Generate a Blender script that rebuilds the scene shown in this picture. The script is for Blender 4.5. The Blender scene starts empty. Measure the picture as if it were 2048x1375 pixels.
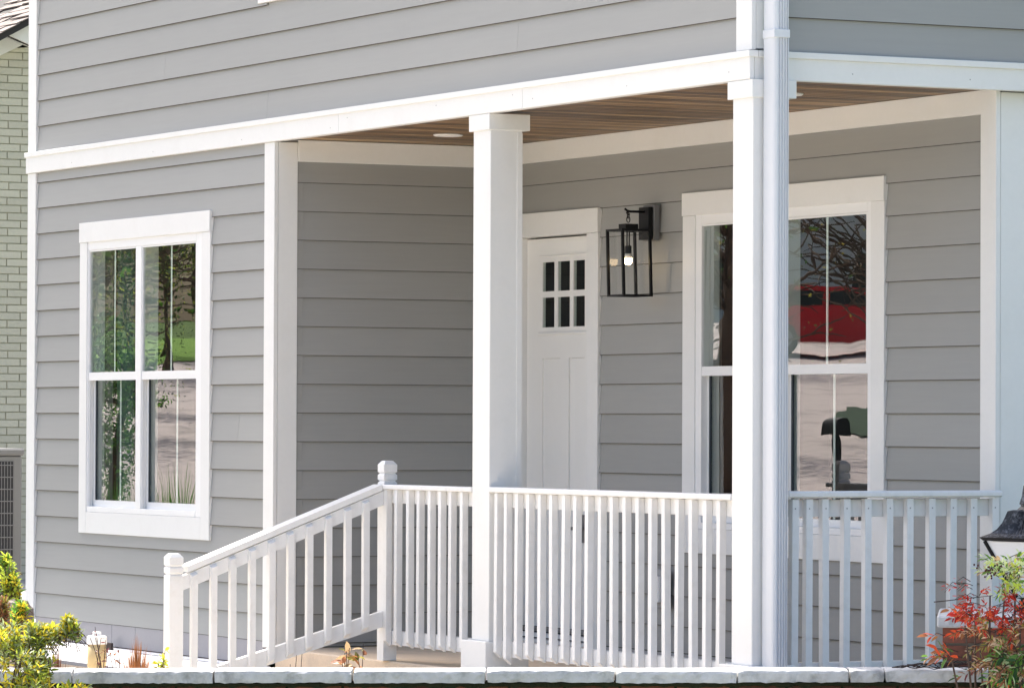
import bpy, math, random
from math import sin, cos, radians, pi
from mathutils import Vector, Matrix, Quaternion
random.seed(7)
S = bpy.context.scene
COL = S.collection

# ------------------------------------------------------------------ camera
CAM = Vector((16.3933, -9.6235, 1.0652))
YAW, PIT, ROL, FPX = radians(27.465), radians(1.0288), radians(0.2188), 8947.0
fwd = Vector((-cos(YAW)*cos(PIT), sin(YAW)*cos(PIT), sin(PIT)))
rt0 = Vector((sin(YAW), cos(YAW), 0))
up0 = rt0.cross(fwd)
rgt = rt0*cos(ROL) + up0*sin(ROL)
upv = -rt0*sin(ROL) + up0*cos(ROL)
cam_d = bpy.data.cameras.new('camera')
cam = bpy.data.objects.new('camera', cam_d)
COL.objects.link(cam)
m = Matrix((rgt, upv, -fwd)).transposed().to_4x4()
m.translation = CAM
cam.matrix_world = m
cam_d.sensor_width = 36.0
cam_d.lens = 36.0*FPX/2048.0
cam_d.clip_start = 0.1
cam_d.clip_end = 2000
S.camera = cam

# ------------------------------------------------------------------ light
SUN_EL, SUN_AZ = radians(57), radians(91.5)      # azimuth from -Y towards -X
sun_dir = Vector((-sin(SUN_AZ)*cos(SUN_EL), -cos(SUN_AZ)*cos(SUN_EL), sin(SUN_EL)))
w = bpy.data.worlds.new('World')
S.world = w
w.use_nodes = True
nt = w.node_tree
bg = nt.nodes['Background']
sky = nt.nodes.new('ShaderNodeTexSky')
sky.sky_type = 'NISHITA'
sky.sun_disc = False
sky.sun_elevation = SUN_EL
sky.sun_rotation = math.atan2(sun_dir.x, sun_dir.y)
sky.air_density = 1.0
sky.dust_density = 5.0
sky.ozone_density = 0.9
nt.links.new(sky.outputs[0], bg.inputs[0])
bg.inputs[1].default_value = 0.15
sd = bpy.data.lights.new('sun', 'SUN')
sd.energy = 4.8
sd.angle = radians(0.6)
sd.color = (1.0, 0.95, 0.87)
sun = bpy.data.objects.new('sun', sd)
COL.objects.link(sun)
sun.location = (0, 0, 30)
sun.rotation_euler = sun_dir.to_track_quat('Z', 'Y').to_euler()
S.view_settings.view_transform = 'Standard'
S.view_settings.look = 'None'
S.view_settings.gamma = 1.0
S.view_settings.use_curve_mapping = False
S.view_settings.exposure = 1.29
S.render.engine = 'CYCLES'
S.cycles.max_bounces = 10
S.cycles.diffuse_bounces = 6
S.cycles.transparent_max_bounces = 16

# ------------------------------------------------------------------ materials
def nodes(name):
    mt = bpy.data.materials.new(name)
    mt.use_nodes = True
    t = mt.node_tree
    return mt, t, t.nodes['Principled BSDF'], t.nodes.new, t.links.new

def setspec(b, v):
    for k in ('Specular IOR Level', 'Specular'):
        if k in b.inputs:
            b.inputs[k].default_value = v
            break

def paint(name, col, rough=0.5, grain=None, gscale=60, bump=0.25, bdist=0.0006, var=0.03, rnd=0.03, dirt=None, dirt_amt=0.0, dirt_scale=6, spec=0.4, cvar=None):
    """painted or plain surface: world-space noise for tone, fine grain bump, per object tone"""
    mt, t, b, N, L = nodes(name)
    geo = N('ShaderNodeNewGeometry')
    n1 = N('ShaderNodeTexNoise'); n1.inputs['Scale'].default_value = 1.7; n1.inputs['Detail'].default_value = 5
    L(geo.outputs['Position'], n1.inputs['Vector'])
    mp = N('ShaderNodeMapping')
    L(geo.outputs['Position'], mp.inputs['Vector'])
    mp.inputs['Scale'].default_value = grain or (1, 1, 1)
    n2 = N('ShaderNodeTexNoise'); n2.inputs['Scale'].default_value = gscale; n2.inputs['Detail'].default_value = 4
    L(mp.outputs[0], n2.inputs['Vector'])
    oi = N('ShaderNodeObjectInfo')
    def mad(src, a, c):
        x = N('ShaderNodeMath'); x.operation = 'MULTIPLY_ADD'
        L(src, x.inputs[0]); x.inputs[1].default_value = a; x.inputs[2].default_value = c
        return x.outputs[0]
    def mul(a, c):
        x = N('ShaderNodeMath'); x.operation = 'MULTIPLY'
        L(a, x.inputs[0]); L(c, x.inputs[1])
        return x.outputs[0]
    f = mul(mad(n1.outputs['Fac'], 2*var, 1-var), mad(oi.outputs['Random'], 2*rnd, 1-rnd))
    f = mul(f, mad(n2.outputs['Fac'], 2*var, 1-var))
    mx = N('ShaderNodeVectorMath'); mx.operation = 'SCALE'
    mx.inputs[0].default_value = col[:3]
    L(f, mx.inputs['Scale'])
    out = mx.outputs[0]
    if dirt is not None:
        n3 = N('ShaderNodeTexNoise'); n3.inputs['Scale'].default_value = dirt_scale; n3.inputs['Detail'].default_value = 7; n3.inputs['Roughness'].default_value = 0.65
        L(geo.outputs['Position'], n3.inputs['Vector'])
        rp = N('ShaderNodeValToRGB')
        rp.color_ramp.elements[0].position = 0.5; rp.color_ramp.elements[1].position = 0.72
        L(n3.outputs['Fac'], rp.inputs[0])
        k = N('ShaderNodeMath'); k.operation = 'MULTIPLY'; k.inputs[1].default_value = dirt_amt
        L(rp.outputs[0], k.inputs[0])
        mm = N('ShaderNodeMix'); mm.data_type = 'RGBA'
        L(k.outputs[0], mm.inputs['Factor']); L(out, mm.inputs[6]); mm.inputs[7].default_value = (*dirt, 1)
        out = mm.outputs[2]
    L(out, b.inputs['Base Color'])
    b.inputs['Roughness'].default_value = rough
    setspec(b, spec)
    bp = N('ShaderNodeBump'); bp.inputs['Strength'].default_value = bump; bp.inputs['Distance'].default_value = bdist
    L(n2.outputs['Fac'], bp.inputs['Height'])
    L(bp.outputs[0], b.inputs['Normal'])
    return mt

def plain(name, col, rough=0.5, metal=0.0, spec=0.5):
    mt, t, b, N, L = nodes(name)
    b.inputs['Base Color'].default_value = (*col, 1)
    b.inputs['Roughness'].default_value = rough
    b.inputs['Metallic'].default_value = metal
    setspec(b, spec)
    return mt

def leafmat(name, col, trans=0.35):
    mt, t, b, N, L = nodes(name)
    oi = N('ShaderNodeObjectInfo')
    geo = N('ShaderNodeNewGeometry')
    ns = N('ShaderNodeTexNoise'); ns.inputs['Scale'].default_value = 23; ns.inputs['Detail'].default_value = 3
    L(geo.outputs['Position'], ns.inputs['Vector'])
    a = N('ShaderNodeMath'); a.operation = 'ADD'
    L(oi.outputs['Random'], a.inputs[0]); L(ns.outputs['Fac'], a.inputs[1])
    k = N('ShaderNodeMath'); k.operation = 'MULTIPLY_ADD'; k.inputs[1].default_value = 0.7; k.inputs[2].default_value = 0.35
    L(a.outputs[0], k.inputs[0])
    v = N('ShaderNodeVectorMath'); v.operation = 'SCALE'; v.inputs[0].default_value = col
    L(k.outputs[0], v.inputs['Scale'])
    L(v.outputs[0], b.inputs['Base Color'])
    b.inputs['Roughness'].default_value = 0.45
    setspec(b, 0.35)
    tr = N('ShaderNodeBsdfTranslucent')
    L(v.outputs[0], tr.inputs['Color'])
    mx = N('ShaderNodeMixShader'); mx.inputs[0].default_value = trans
    L(b.outputs[0], mx.inputs[1]); L(tr.outputs[0], mx.inputs[2])
    L(mx.outputs[0], t.nodes['Material Output'].inputs[0])
    return mt

def glass(name, ior=2.3, wav=0.0004, wscale=3.5, tint=(0.93, 0.97, 0.95)):
    mt, t, b, N, L = nodes(name)
    t.nodes.remove(b)
    geo = N('ShaderNodeNewGeometry')
    ns = N('ShaderNodeTexNoise'); ns.inputs['Scale'].default_value = wscale; ns.inputs['Detail'].default_value = 1.5
    L(geo.outputs['Position'], ns.inputs['Vector'])
    bp = N('ShaderNodeBump'); bp.inputs['Strength'].default_value = 1.0; bp.inputs['Distance'].default_value = wav
    L(ns.outputs['Fac'], bp.inputs['Height'])
    fr = N('ShaderNodeFresnel'); fr.inputs['IOR'].default_value = ior
    gl = N('ShaderNodeBsdfGlossy'); gl.inputs['Roughness'].default_value = 0.0
    L(bp.outputs[0], gl.inputs['Normal'])
    tr = N('ShaderNodeBsdfTransparent'); tr.inputs['Color'].default_value = (*tint, 1)
    mx = N('ShaderNodeMixShader')
    # only the outward faces mirror; the far faces of the thin pane let the light pass
    fb = N('ShaderNodeMath'); fb.operation = 'SUBTRACT'; fb.inputs[0].default_value = 1.0
    L(geo.outputs['Backfacing'], fb.inputs[1])
    fm = N('ShaderNodeMath'); fm.operation = 'MULTIPLY'
    L(fr.outputs[0], fm.inputs[0]); L(fb.outputs[0], fm.inputs[1])
    L(fm.outputs[0], mx.inputs[0]); L(tr.outputs[0], mx.inputs[1]); L(gl.outputs[0], mx.inputs[2])
    L(mx.outputs[0], t.nodes['Material Output'].inputs[0])
    return mt

def emit(name, col, s):
    mt, t, b, N, L = nodes(name)
    b.inputs['Base Color'].default_value = (*col, 1)
    b.inputs['Emission Color'].default_value = (*col, 1)
    b.inputs['Emission Strength'].default_value = s
    return mt

SID = (0.318, 0.319, 0.307)
M = {}
M['siding_x'] = paint('siding paint', SID, 0.55, grain=(0.06, 1, 1), gscale=55, bump=0.35, bdist=0.0012, var=0.035, rnd=0.03)
M['siding_y'] = paint('siding paint side', SID, 0.55, grain=(1, 0.06, 1), gscale=55, bump=0.35, bdist=0.0012, var=0.035, rnd=0.03)
M['white'] = paint('white trim paint', (0.765, 0.765, 0.75), 0.42, gscale=45, bump=0.2, bdist=0.0006, var=0.02, rnd=0.012, dirt=(0.55, 0.53, 0.47), dirt_amt=0.10, dirt_scale=5)
M['rail'] = paint('white rail paint', (0.76, 0.76, 0.755), 0.4, grain=(1, 1, 0.1), gscale=60, bump=0.35, bdist=0.001, var=0.025, rnd=0.035, dirt=(0.5, 0.48, 0.43), dirt_amt=0.22, dirt_scale=14)
M['vinyl'] = paint('white vinyl', (0.82, 0.82, 0.815), 0.35, gscale=30, bump=0.05, var=0.01, rnd=0.01)
M['door'] = paint('white door paint', (0.80, 0.795, 0.775), 0.4, gscale=40, bump=0.08, var=0.015, rnd=0.01)
M['alum'] = paint('white aluminium', (0.68, 0.70, 0.73), 0.4, gscale=3, bump=0.0, var=0.02, rnd=0.01)
M['black'] = plain('black metal', (0.005, 0.005, 0.006), 0.5, 0.0, 0.22)
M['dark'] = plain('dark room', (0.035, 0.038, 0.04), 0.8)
M['sash_dark'] = plain('dark weatherstrip', (0.03, 0.04, 0.05), 0.5)
M['glass'] = glass('window glass', 2.6, 0.00042, 2.6)
M['doorglass'] = glass('door glass', 1.45, 0.0002, 3)
M['lampglass'] = glass('lantern glass', 1.4, 0.00005, 2, (0.99, 0.99, 0.985))
M['bulb'] = emit('lit bulb', (1.0, 0.72, 0.40), 9.0)
M['bulbbase'] = plain('bulb base', (0.75, 0.72, 0.66), 0.4)
M['concrete'] = paint('porch concrete', (0.68, 0.55, 0.41), 0.75, gscale=70, bump=0.5, bdist=0.002, var=0.10, rnd=0.03, dirt=(0.25, 0.22, 0.19), dirt_amt=0.5, dirt_scale=3)
M['founda'] = paint('painted foundation', (0.80, 0.80, 0.81), 0.6, gscale=50, bump=0.4, bdist=0.002, var=0.05, dirt=(0.5, 0.5, 0.5), dirt_amt=0.3, dirt_scale=6)
M['apron'] = paint('pale foundation apron', (0.42, 0.42, 0.43), 0.7, gscale=50, bump=0.5, bdist=0.003, var=0.08, dirt=(0.33, 0.32, 0.31), dirt_amt=0.5, dirt_scale=7)
M['lapshade'] = plain('lap shade board edge', (0.07, 0.068, 0.064), 0.9)  # dark tone that paints the shadow line under each lap
M['skirt'] = paint('foundation skirt paint', (0.31, 0.30, 0.315), 0.6, gscale=50, bump=0.4, bdist=0.0015, var=0.04)
M['coping'] = paint('weathered painted stone', (0.50, 0.50, 0.495), 0.8, gscale=26, bump=1.0, bdist=0.008, var=0.24, rnd=0.06, dirt=(0.16, 0.17, 0.165), dirt_amt=0.8, dirt_scale=9)
M['moss_shade'] = paint('moss_shade', (0.014, 0.018, 0.006), 0.95, gscale=80, bump=1.0, bdist=0.006, var=0.4)
M['brick'] = paint('red brick', (0.22, 0.075, 0.045), 0.85, gscale=50, bump=0.8, bdist=0.003, var=0.16, rnd=0.28, dirt=(0.035, 0.04, 0.02), dirt_amt=0.8, dirt_scale=9)
M['wallbrick'] = paint('shaded mossy brick', (0.10, 0.035, 0.018), 0.9, gscale=50, bump=0.8, bdist=0.003, var=0.2, rnd=0.5, dirt=(0.012, 0.016, 0.006), dirt_amt=0.9, dirt_scale=8)  # mossy brick, colour also darkened for the shade under the coping
M['mortar'] = paint('mortar', (0.20, 0.18, 0.15), 0.9, gscale=60, bump=0.8, bdist=0.003, var=0.12)
M['gbrick'] = paint('green painted brick', (0.50, 0.485, 0.385), 0.65, gscale=40, bump=0.6, bdist=0.003, var=0.06, rnd=0.07)
M['gmortar'] = paint('green painted mortar', (0.36, 0.355, 0.27), 0.7, gscale=40, bump=0.6, bdist=0.003, var=0.08)
M['shingle'] = paint('asphalt shingle', (0.20, 0.17, 0.155), 0.9, gscale=120, bump=0.8, bdist=0.004, var=0.16, rnd=0.22)
M['underlay'] = plain('dark roof line', (0.03, 0.028, 0.027), 0.9)  # one dark tone for roof base, drip edge and return gap
M['soffit'] = paint('off white soffit', (0.70, 0.70, 0.66), 0.5, gscale=20, bump=0.1, var=0.03)
M['acgrey'] = paint('grey metal cabinet', (0.17, 0.17, 0.165), 0.5, gscale=30, bump=0.1, var=0.05)
M['acdark'] = plain('condenser coil', (0.025, 0.025, 0.027), 0.7)
M['acbar'] = plain('grille wire', (0.16, 0.16, 0.16), 0.4)
M['pipe'] = paint('yellowed plastic pipe', (0.55, 0.42, 0.22), 0.5, gscale=20, bump=0.2, var=0.12, dirt=(0.25, 0.16, 0.08), dirt_amt=0.5, dirt_scale=20)
M['mulch'] = paint('mulch ground', (0.10, 0.075, 0.055), 0.95, gscale=40, bump=1, bdist=0.02, var=0.3)
M['pewter'] = paint('worn dark metal', (0.028, 0.028, 0.032), 0.38, gscale=90, bump=0.5, bdist=0.002, var=0.2, dirt=(0.45, 0.46, 0.5), dirt_amt=0.45, dirt_scale=60)
M['frost'] = paint('frosted lamp glass', (0.66, 0.68, 0.70), 0.25, gscale=15, bump=0.1, var=0.05)
M['bark'] = paint('brown stem', (0.10, 0.065, 0.045), 0.85, gscale=60, bump=0.8, bdist=0.004, var=0.25)
M['darktwig'] = paint('dark dry twig', (0.035, 0.022, 0.02), 0.85, gscale=60, bump=0.5, bdist=0.002, var=0.2)
M['grey'] = paint('grey fitting', (0.36, 0.36, 0.36), 0.5, gscale=20, bump=0.05, var=0.02)
M['darkgrey'] = plain('dark grey block', (0.16, 0.16, 0.165), 0.5)
M['steel'] = plain('brushed steel', (0.35, 0.35, 0.36), 0.35, 0.8)
M['stone'] = paint('grey brown stone', (0.20, 0.17, 0.15), 0.9, gscale=25, bump=1, bdist=0.01, var=0.25)
for k, c in dict(l_yellow=(0.80, 0.66, 0.05), l_lime=(0.46, 0.55, 0.07), l_pale=(0.46, 0.54, 0.28), l_green=(0.10, 0.20, 0.035), l_dark=(0.03, 0.075, 0.02), l_bright=(0.16, 0.36, 0.05),
                 l_red=(0.50, 0.035, 0.022), l_scarlet=(0.62, 0.09, 0.03), l_tan=(0.44, 0.31, 0.17), l_peach=(0.52, 0.39, 0.26), l_brown=(0.24, 0.10, 0.05), l_dry=(0.30, 0.13, 0.05), l_maroon=(0.11, 0.025, 0.03), l_olive=(0.22, 0.20, 0.04)).items():
    M[k] = leafmat(k[2:] + ' leaf', c)

def wood_material():
    mt, t, b, N, L = nodes('stained ceiling wood')
    geo = N('ShaderNodeNewGeometry'); oi = N('ShaderNodeObjectInfo')
    mp = N('ShaderNodeMapping'); mp.inputs['Scale'].default_value = (34, 1.2, 4)
    L(geo.outputs['Position'], mp.inputs['Vector'])
    ns = N('ShaderNodeTexNoise'); ns.inputs['Scale'].default_value = 1.6; ns.inputs['Detail'].default_value = 7; ns.inputs['Roughness'].default_value = 0.65; ns.inputs['Distortion'].default_value = 0.6
    L(mp.outputs[0], ns.inputs['Vector'])
    a = N('ShaderNodeMath'); a.operation = 'MULTIPLY_ADD'; a.inputs[1].default_value = 0.30
    L(oi.outputs['Random'], a.inputs[0])
    L(ns.outputs['Fac'], a.inputs[2])
    rp = N('ShaderNodeValToRGB')
    e = rp.color_ramp.elements
    e[0].position = 0.46; e[0].color = (0.022, 0.012, 0.007, 1)
    e[1].position = 0.97; e[1].color = (0.60, 0.41, 0.21, 1)
    x = e.new(0.70); x.color = (0.19, 0.108, 0.046, 1)
    L(a.outputs[0], rp.inputs[0])
    L(rp.outputs[0], b.inputs['Base Color'])
    b.inputs['Roughness'].default_value = 0.45
    bp = N('ShaderNodeBump'); bp.inputs['Strength'].default_value = 0.4; bp.inputs['Distance'].default_value = 0.002
    L(ns.outputs['Fac'], bp.inputs['Height']); L(bp.outputs[0], b.inputs['Normal'])
    return mt
M['wood'] = wood_material()

# ------------------------------------------------------------------ object helpers
WLOC = {}
CACHE = {}
def empty(name, loc, label=None, cat=None, group=None, kind=None):
    o = bpy.data.objects.new(name, None)
    COL.objects.link(o)
    o.empty_display_size = 0.1
    o.location = loc
    WLOC[o.name] = Vector(loc)
    tag(o, label, cat, group, kind)
    return o

def tag(o, label=None, cat=None, group=None, kind=None):
    if label: o['label'] = label
    if cat: o['category'] = cat
    if group: o['group'] = group
    if kind: o['kind'] = kind
    return o

def obj(name, verts, faces, mat, parent=None, smooth=False, mats=None, fmat=None, origin=None):
    """verts in world space; the object's origin is the middle of its underside; equal shapes share one mesh"""
    vs = [Vector(v) for v in verts]
    if origin is None:
        xs = [v.x for v in vs]; ys = [v.y for v in vs]; zs = [v.z for v in vs]
        c = Vector(((min(xs)+max(xs))/2, (min(ys)+max(ys))/2, min(zs)))
    else:
        c = Vector(origin)
    rel = [tuple(round(a, 5) for a in (v-c)) for v in vs]
    key = (tuple(rel), tuple(tuple(f) for f in faces), mat.name if mat else '', smooth) if len(rel) < 200 and mat else None
    me = CACHE.get(key) if key else None
    if me is None:
        me = bpy.data.meshes.new(name)
        me.from_pydata(rel, [], [tuple(f) for f in faces])
        for mm in (mats or [mat]):
            me.materials.append(mm)
        if fmat:
            me.polygons.foreach_set('material_index', fmat)
        if smooth:
            me.polygons.foreach_set('use_smooth', [True]*len(me.polygons))
        me.update()
        if key: CACHE[key] = me
    o = bpy.data.objects.new(name, me)
    COL.objects.link(o)
    o.location = c - (WLOC[parent.name] if parent else Vector((0, 0, 0)))
    WLOC[o.name] = c
    if parent: o.parent = parent
    return o

class G:
    """collects shapes for one mesh"""
    def __init__(s): s.v = []; s.f = []; s.m = []
    def add(s, v, f, mi=0):
        n = len(s.v)
        s.v += [tuple(a) for a in v]
        s.f += [tuple(i+n for i in q) for q in f]
        s.m += [mi]*len(f)
        return s
    def box(s, x0, x1, y0, y1, z0, z1, mi=0, T=None):
        v = [(x, y, z) for x in (x0, x1) for y in (y0, y1) for z in (z0, z1)]
        if T: v = [T(*p) for p in v]
        return s.add(v, BOXF, mi)
    def bbox(s, x0, x1, y0, y1, z0, z1, b, mi=0, T=None):
        """box with chamfered edges"""
        v = []; f = []
        X, Y, Z = (x0, x1), (y0, y1), (z0, z1)
        idx = {}
        for i in (0, 1):
            for j in (0, 1):
                for k in (0, 1):
                    sx, sy, sz = (1 if i == 0 else -1), (1 if j == 0 else -1), (1 if k == 0 else -1)
                    base = (X[i], Y[j], Z[k])
                    for ax in range(3):
                        p = [base[0]+sx*b, base[1]+sy*b, base[2]+sz*b]
                        p[ax] = base[ax]
                        idx[(i, j, k, ax)] = len(v); v.append(p)
        for ax in range(3):
            o1, o2 = [a for a in range(3) if a != ax]
            for side in (0, 1):
                def c(a, b2):
                    q = [0, 0, 0]; q[ax] = side; q[o1] = a; q[o2] = b2
                    return idx[(*q, ax)]
                f.append((c(0, 0), c(1, 0), c(1, 1), c(0, 1)))
            for a in (0, 1):
                for b2 in (0, 1):
                    def c2(s2, which):
                        q = [0, 0, 0]; q[ax] = s2; q[o1] = a; q[o2] = b2
                        return idx[(*q, which)]
                    f.append((c2(0, o1), c2(1, o1), c2(1, o2), c2(0, o2)))
        for i in (0, 1):
            for j in (0, 1):
                for k in (0, 1):
                    f.append((idx[(i, j, k, 0)], idx[(i, j, k, 1)], idx[(i, j, k, 2)]))
        if T: v = [T(*p) for p in v]
        return s.add(v, f, mi)
    def prism(s, prof, ax, a0, a1, mi=0, T=None):
        """profile of 2-D points pulled along axis ax (0,1,2) from a0 to a1"""
        n = len(prof)
        def mk(p, a):
            q = list(p); q.insert(ax, a); return tuple(q)
        v = [mk(p, a0) for p in prof] + [mk(p, a1) for p in prof]
        if T: v = [T(*p) for p in v]
        f = [tuple(range(n))[::-1], tuple(range(n, 2*n))] + [(i, (i+1) % n, (i+1) % n+n, i+n) for i in range(n)]
        return s.add(v, f, mi)
    def tube(s, pts, r, n=6, mi=0, r1=None):
        pts = [Vector(p) for p in pts]
        v = []; f = []
        for i, p in enumerate(pts):
            d = (pts[min(i+1, len(pts)-1)] - pts[max(i-1, 0)]).normalized()
            a = d.orthogonal().normalized(); b = d.cross(a)
            rr = r if r1 is None else r + (r1-r)*i/(len(pts)-1)
            for k in range(n):
                v.append(p + (a*cos(2*pi*k/n) + b*sin(2*pi*k/n))*rr)
        for i in range(len(pts)-1):
            for k in range(n):
                f.append((i*n+k, i*n+(k+1) % n, (i+1)*n+(k+1) % n, (i+1)*n+k))
        f.append(tuple(range(n))[::-1]); f.append(tuple(range((len(pts)-1)*n, len(pts)*n)))
        return s.add(v, f, mi)
    def lathe(s, prof, cx, cy, n=16, mi=0, a0=0.0):
        v = []; f = []
        for r, z in prof:
            for k in range(n):
                a = a0+2*pi*k/n
                v.append((cx+r*cos(a), cy+r*sin(a), z))
        for i in range(len(prof)-1):
            for k in range(n):
                f.append((i*n+k, i*n+(k+1) % n, (i+1)*n+(k+1) % n, (i+1)*n+k))
        f.append(tuple(range(n))[::-1]); f.append(tuple(range((len(prof)-1)*n, len(prof)*n)))
        return s.add(v, f, mi)
    def obj(s, name, mat, parent=None, smooth=False, mats=None, origin=None):
        return obj(name, s.v, s.f, mat, parent, smooth, mats, s.m if mats else None, origin)
BOXF = [(0, 1, 3, 2), (4, 6, 7, 5), (0, 4, 5, 1), (2, 3, 7, 6), (0, 2, 6, 4), (1, 5, 7, 3)]

def box(name, x0, x1, y0, y1, z0, z1, mat, parent=None, b=0.0):
    g = G()
    if b: g.bbox(x0, x1, y0, y1, z0, z1, b)
    else: g.box(x0, x1, y0, y1, z0, z1)
    return g.obj(name, mat, parent)

hf = Vector((-cos(YAW), sin(YAW), 0)); hr = Vector((sin(YAW), cos(YAW), 0))
def at(px, py, depth):
    """point of the place seen at this spot of the photograph, this many metres from the camera"""
    d = fwd + rgt*((px-1024)/FPX) - upv*((py-687.5)/FPX)
    return CAM + d*(depth/d.dot(hf))
def street(s, d, z):
    """frame of the garden wall: s along it, d metres away from the camera, z height"""
    p = Vector((CAM.x, CAM.y, 0)) + hf*d + hr*s
    return Vector((p.x, p.y, z))

# ------------------------------------------------------------------ ground
U = Vector((-0.855, -0.519))
def gz(x, y):
    s = (x*U.x + y*U.y)
    t = max(0.0, s-22)
    z = -0.62 + 0.06*t
    if t > 70: z = -0.62 + 0.06*70 + 0.02*(t-70)
    # a bank behind the garden wall, where the house stands
    d = (Vector((x, y, 0)) - Vector((CAM.x, CAM.y, 0))).dot(hf)
    k = min(1, max(0, (d-17.1)/0.15))
    if s < 22: z += 0.36*k*(1 if s < 15 else (22-s)/7)
    return z
def sheet(name, xs, ys, dz, mat, keep=None):
    v = [(x, y, gz(x, y)+dz) for x in xs for y in ys]
    n = len(ys)
    f = [(i*n+j, (i+1)*n+j, (i+1)*n+j+1, i*n+j+1) for i in range(len(xs)-1) for j in range(n-1)]
    if keep: f = [q for q in f if keep(*(sum(v[i][a] for i in q)/4 for a in (0, 1)))]
    return obj(name, v, f, mat, None, True, origin=(0, 0, 0))
def frange(a, b, st):
    r = []
    while a < b+1e-6: r.append(a); a += st
    return r
M['grass'] = paint('lawn grass', (0.085, 0.15, 0.03), 0.95, gscale=30, bump=1, bdist=0.05, var=0.3)
M['asphalt'] = paint('grey asphalt', (0.30, 0.285, 0.265), 0.9, gscale=40, bump=0.5, bdist=0.004, var=0.12)
M['darkgrass'] = paint('dark lawn', (0.03, 0.06, 0.03), 0.95, gscale=30, bump=1, bdist=0.05, var=0.3)  # darker green than the main lawn
M['brightgrass'] = paint('fresh lawn', (0.16, 0.30, 0.04), 0.95, gscale=30, bump=1, bdist=0.05, var=0.3)
M['gravel'] = paint('grey gravel', (0.30, 0.28, 0.265), 0.9, gscale=60, bump=1, bdist=0.01, var=0.2)
M['bouncewalk'] = paint('pale bounce walk concrete', (0.62, 0.55, 0.46), 0.85, gscale=60, bump=0.4, bdist=0.003, var=0.07, dirt=(0.35, 0.31, 0.27), dirt_amt=0.4, dirt_scale=2)
M['road'] = paint('pale concrete road', (0.47, 0.41, 0.385), 0.85, gscale=12, bump=0.3, bdist=0.004, var=0.08, dirt=(0.17, 0.15, 0.14), dirt_amt=0.85, dirt_scale=0.9)
tag(sheet('ground', [-900, -500, -260] + frange(-160, 30, 2.5) + [60, 120, 300, 700], [-700, -400, -220] + frange(-120, 20, 2.5) + [50, 120, 300, 700], 0, M['grass']), kind='structure')
def road_strip(name, pts, wd, dz, mat):
    v = []; f = []
    w0 = wd
    for i, p in enumerate(pts):
        p = Vector(p); d = (Vector(pts[min(i+1, len(pts)-1)]) - Vector(pts[max(i-1, 0)])).normalized()
        nn = Vector((-d.y, d.x))
        wd = w0+min(1, max(0, (i-14)/14))*13
        for k in (-1, -0.33, 0.33, 1):
            q = p + nn*wd/2*k
            v.append((q.x, q.y, gz(q.x, q.y)+dz))
    for i in range(len(pts)-1):
        for k in range(3):
            f.append((i*4+k, i*4+k+1, i*4+k+5, i*4+k+4))
    return tag(obj(name, v, f, mat, None, True, origin=(0, 0, 0)), kind='structure')
rp = []
for i in range(60):
    t = i*2.5
    if t < 45: rp.append((40-t, -13.5))
    else:
        q = t-45; a = min(1, q/35)*0.56
        x0, y0 = rp[-1]; rp.append((x0-2.5*cos(a), y0-2.5*sin(a)))
road_strip('road', rp, 15.0, 0.05, M['road'])
# unseen paving before the wall and beside the porch, added for bounce light
pv = [street(-30, 16.9, -0.60), street(2.4, 16.9, -0.60), street(2.4, 24, -0.60), street(16, 24, -0.60), street(16, -8, -0.60), street(-30, 5, -0.60)]
tag(obj('bounce_pavement', pv, [(0, 1, 2, 3, 4, 5)], M['asphalt'], None, origin=(5, -5, -0.6)), kind='structure')
# pale ground added along the porch to bounce sunlight up into it
wv = [street(-1.2, 17.4, -0.228), street(2.3, 17.4, -0.228), (0.7, 0.35, -0.228), (0.0, 0.02, -0.228), (-4.88, -0.05, -0.228), (-4.88, -1.9, -0.228)]
tag(obj('bounce_walk', wv, [(0, 1, 2, 3, 4, 5)], M['bouncewalk'], None, origin=(-2, -1, -0.228)), kind='structure')
# gravel added between the two houses, replacing green bounce off the grass
yv = [(-8.5, -1.5, gz(-8.5, -1.5)+0.03), (-8.5, 9.0, -0.23), (-22.0, 9.0, -0.23), (-22.0, 0.5, -0.23), (-15.0, -1.5, -0.23)]
tag(obj('bounce_yard', yv, [(4, 3, 2, 1, 0)], M['gravel'], None, origin=(-14, 3, -0.23)), kind='structure')
# bed of mulch between the wall and the house
mv = [street(-3.4, 17.2, -0.235), street(2.2, 17.2, -0.235), (0.6, 0.4, -0.235), (-9.5, 0.4, -0.235), (-9.5, -3.2, -0.235)]
tag(obj('planting_bed', mv, [(0, 1, 2, 3, 4)], M['mulch'], None, origin=(-3, -1, -0.235)), kind='structure')

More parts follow.
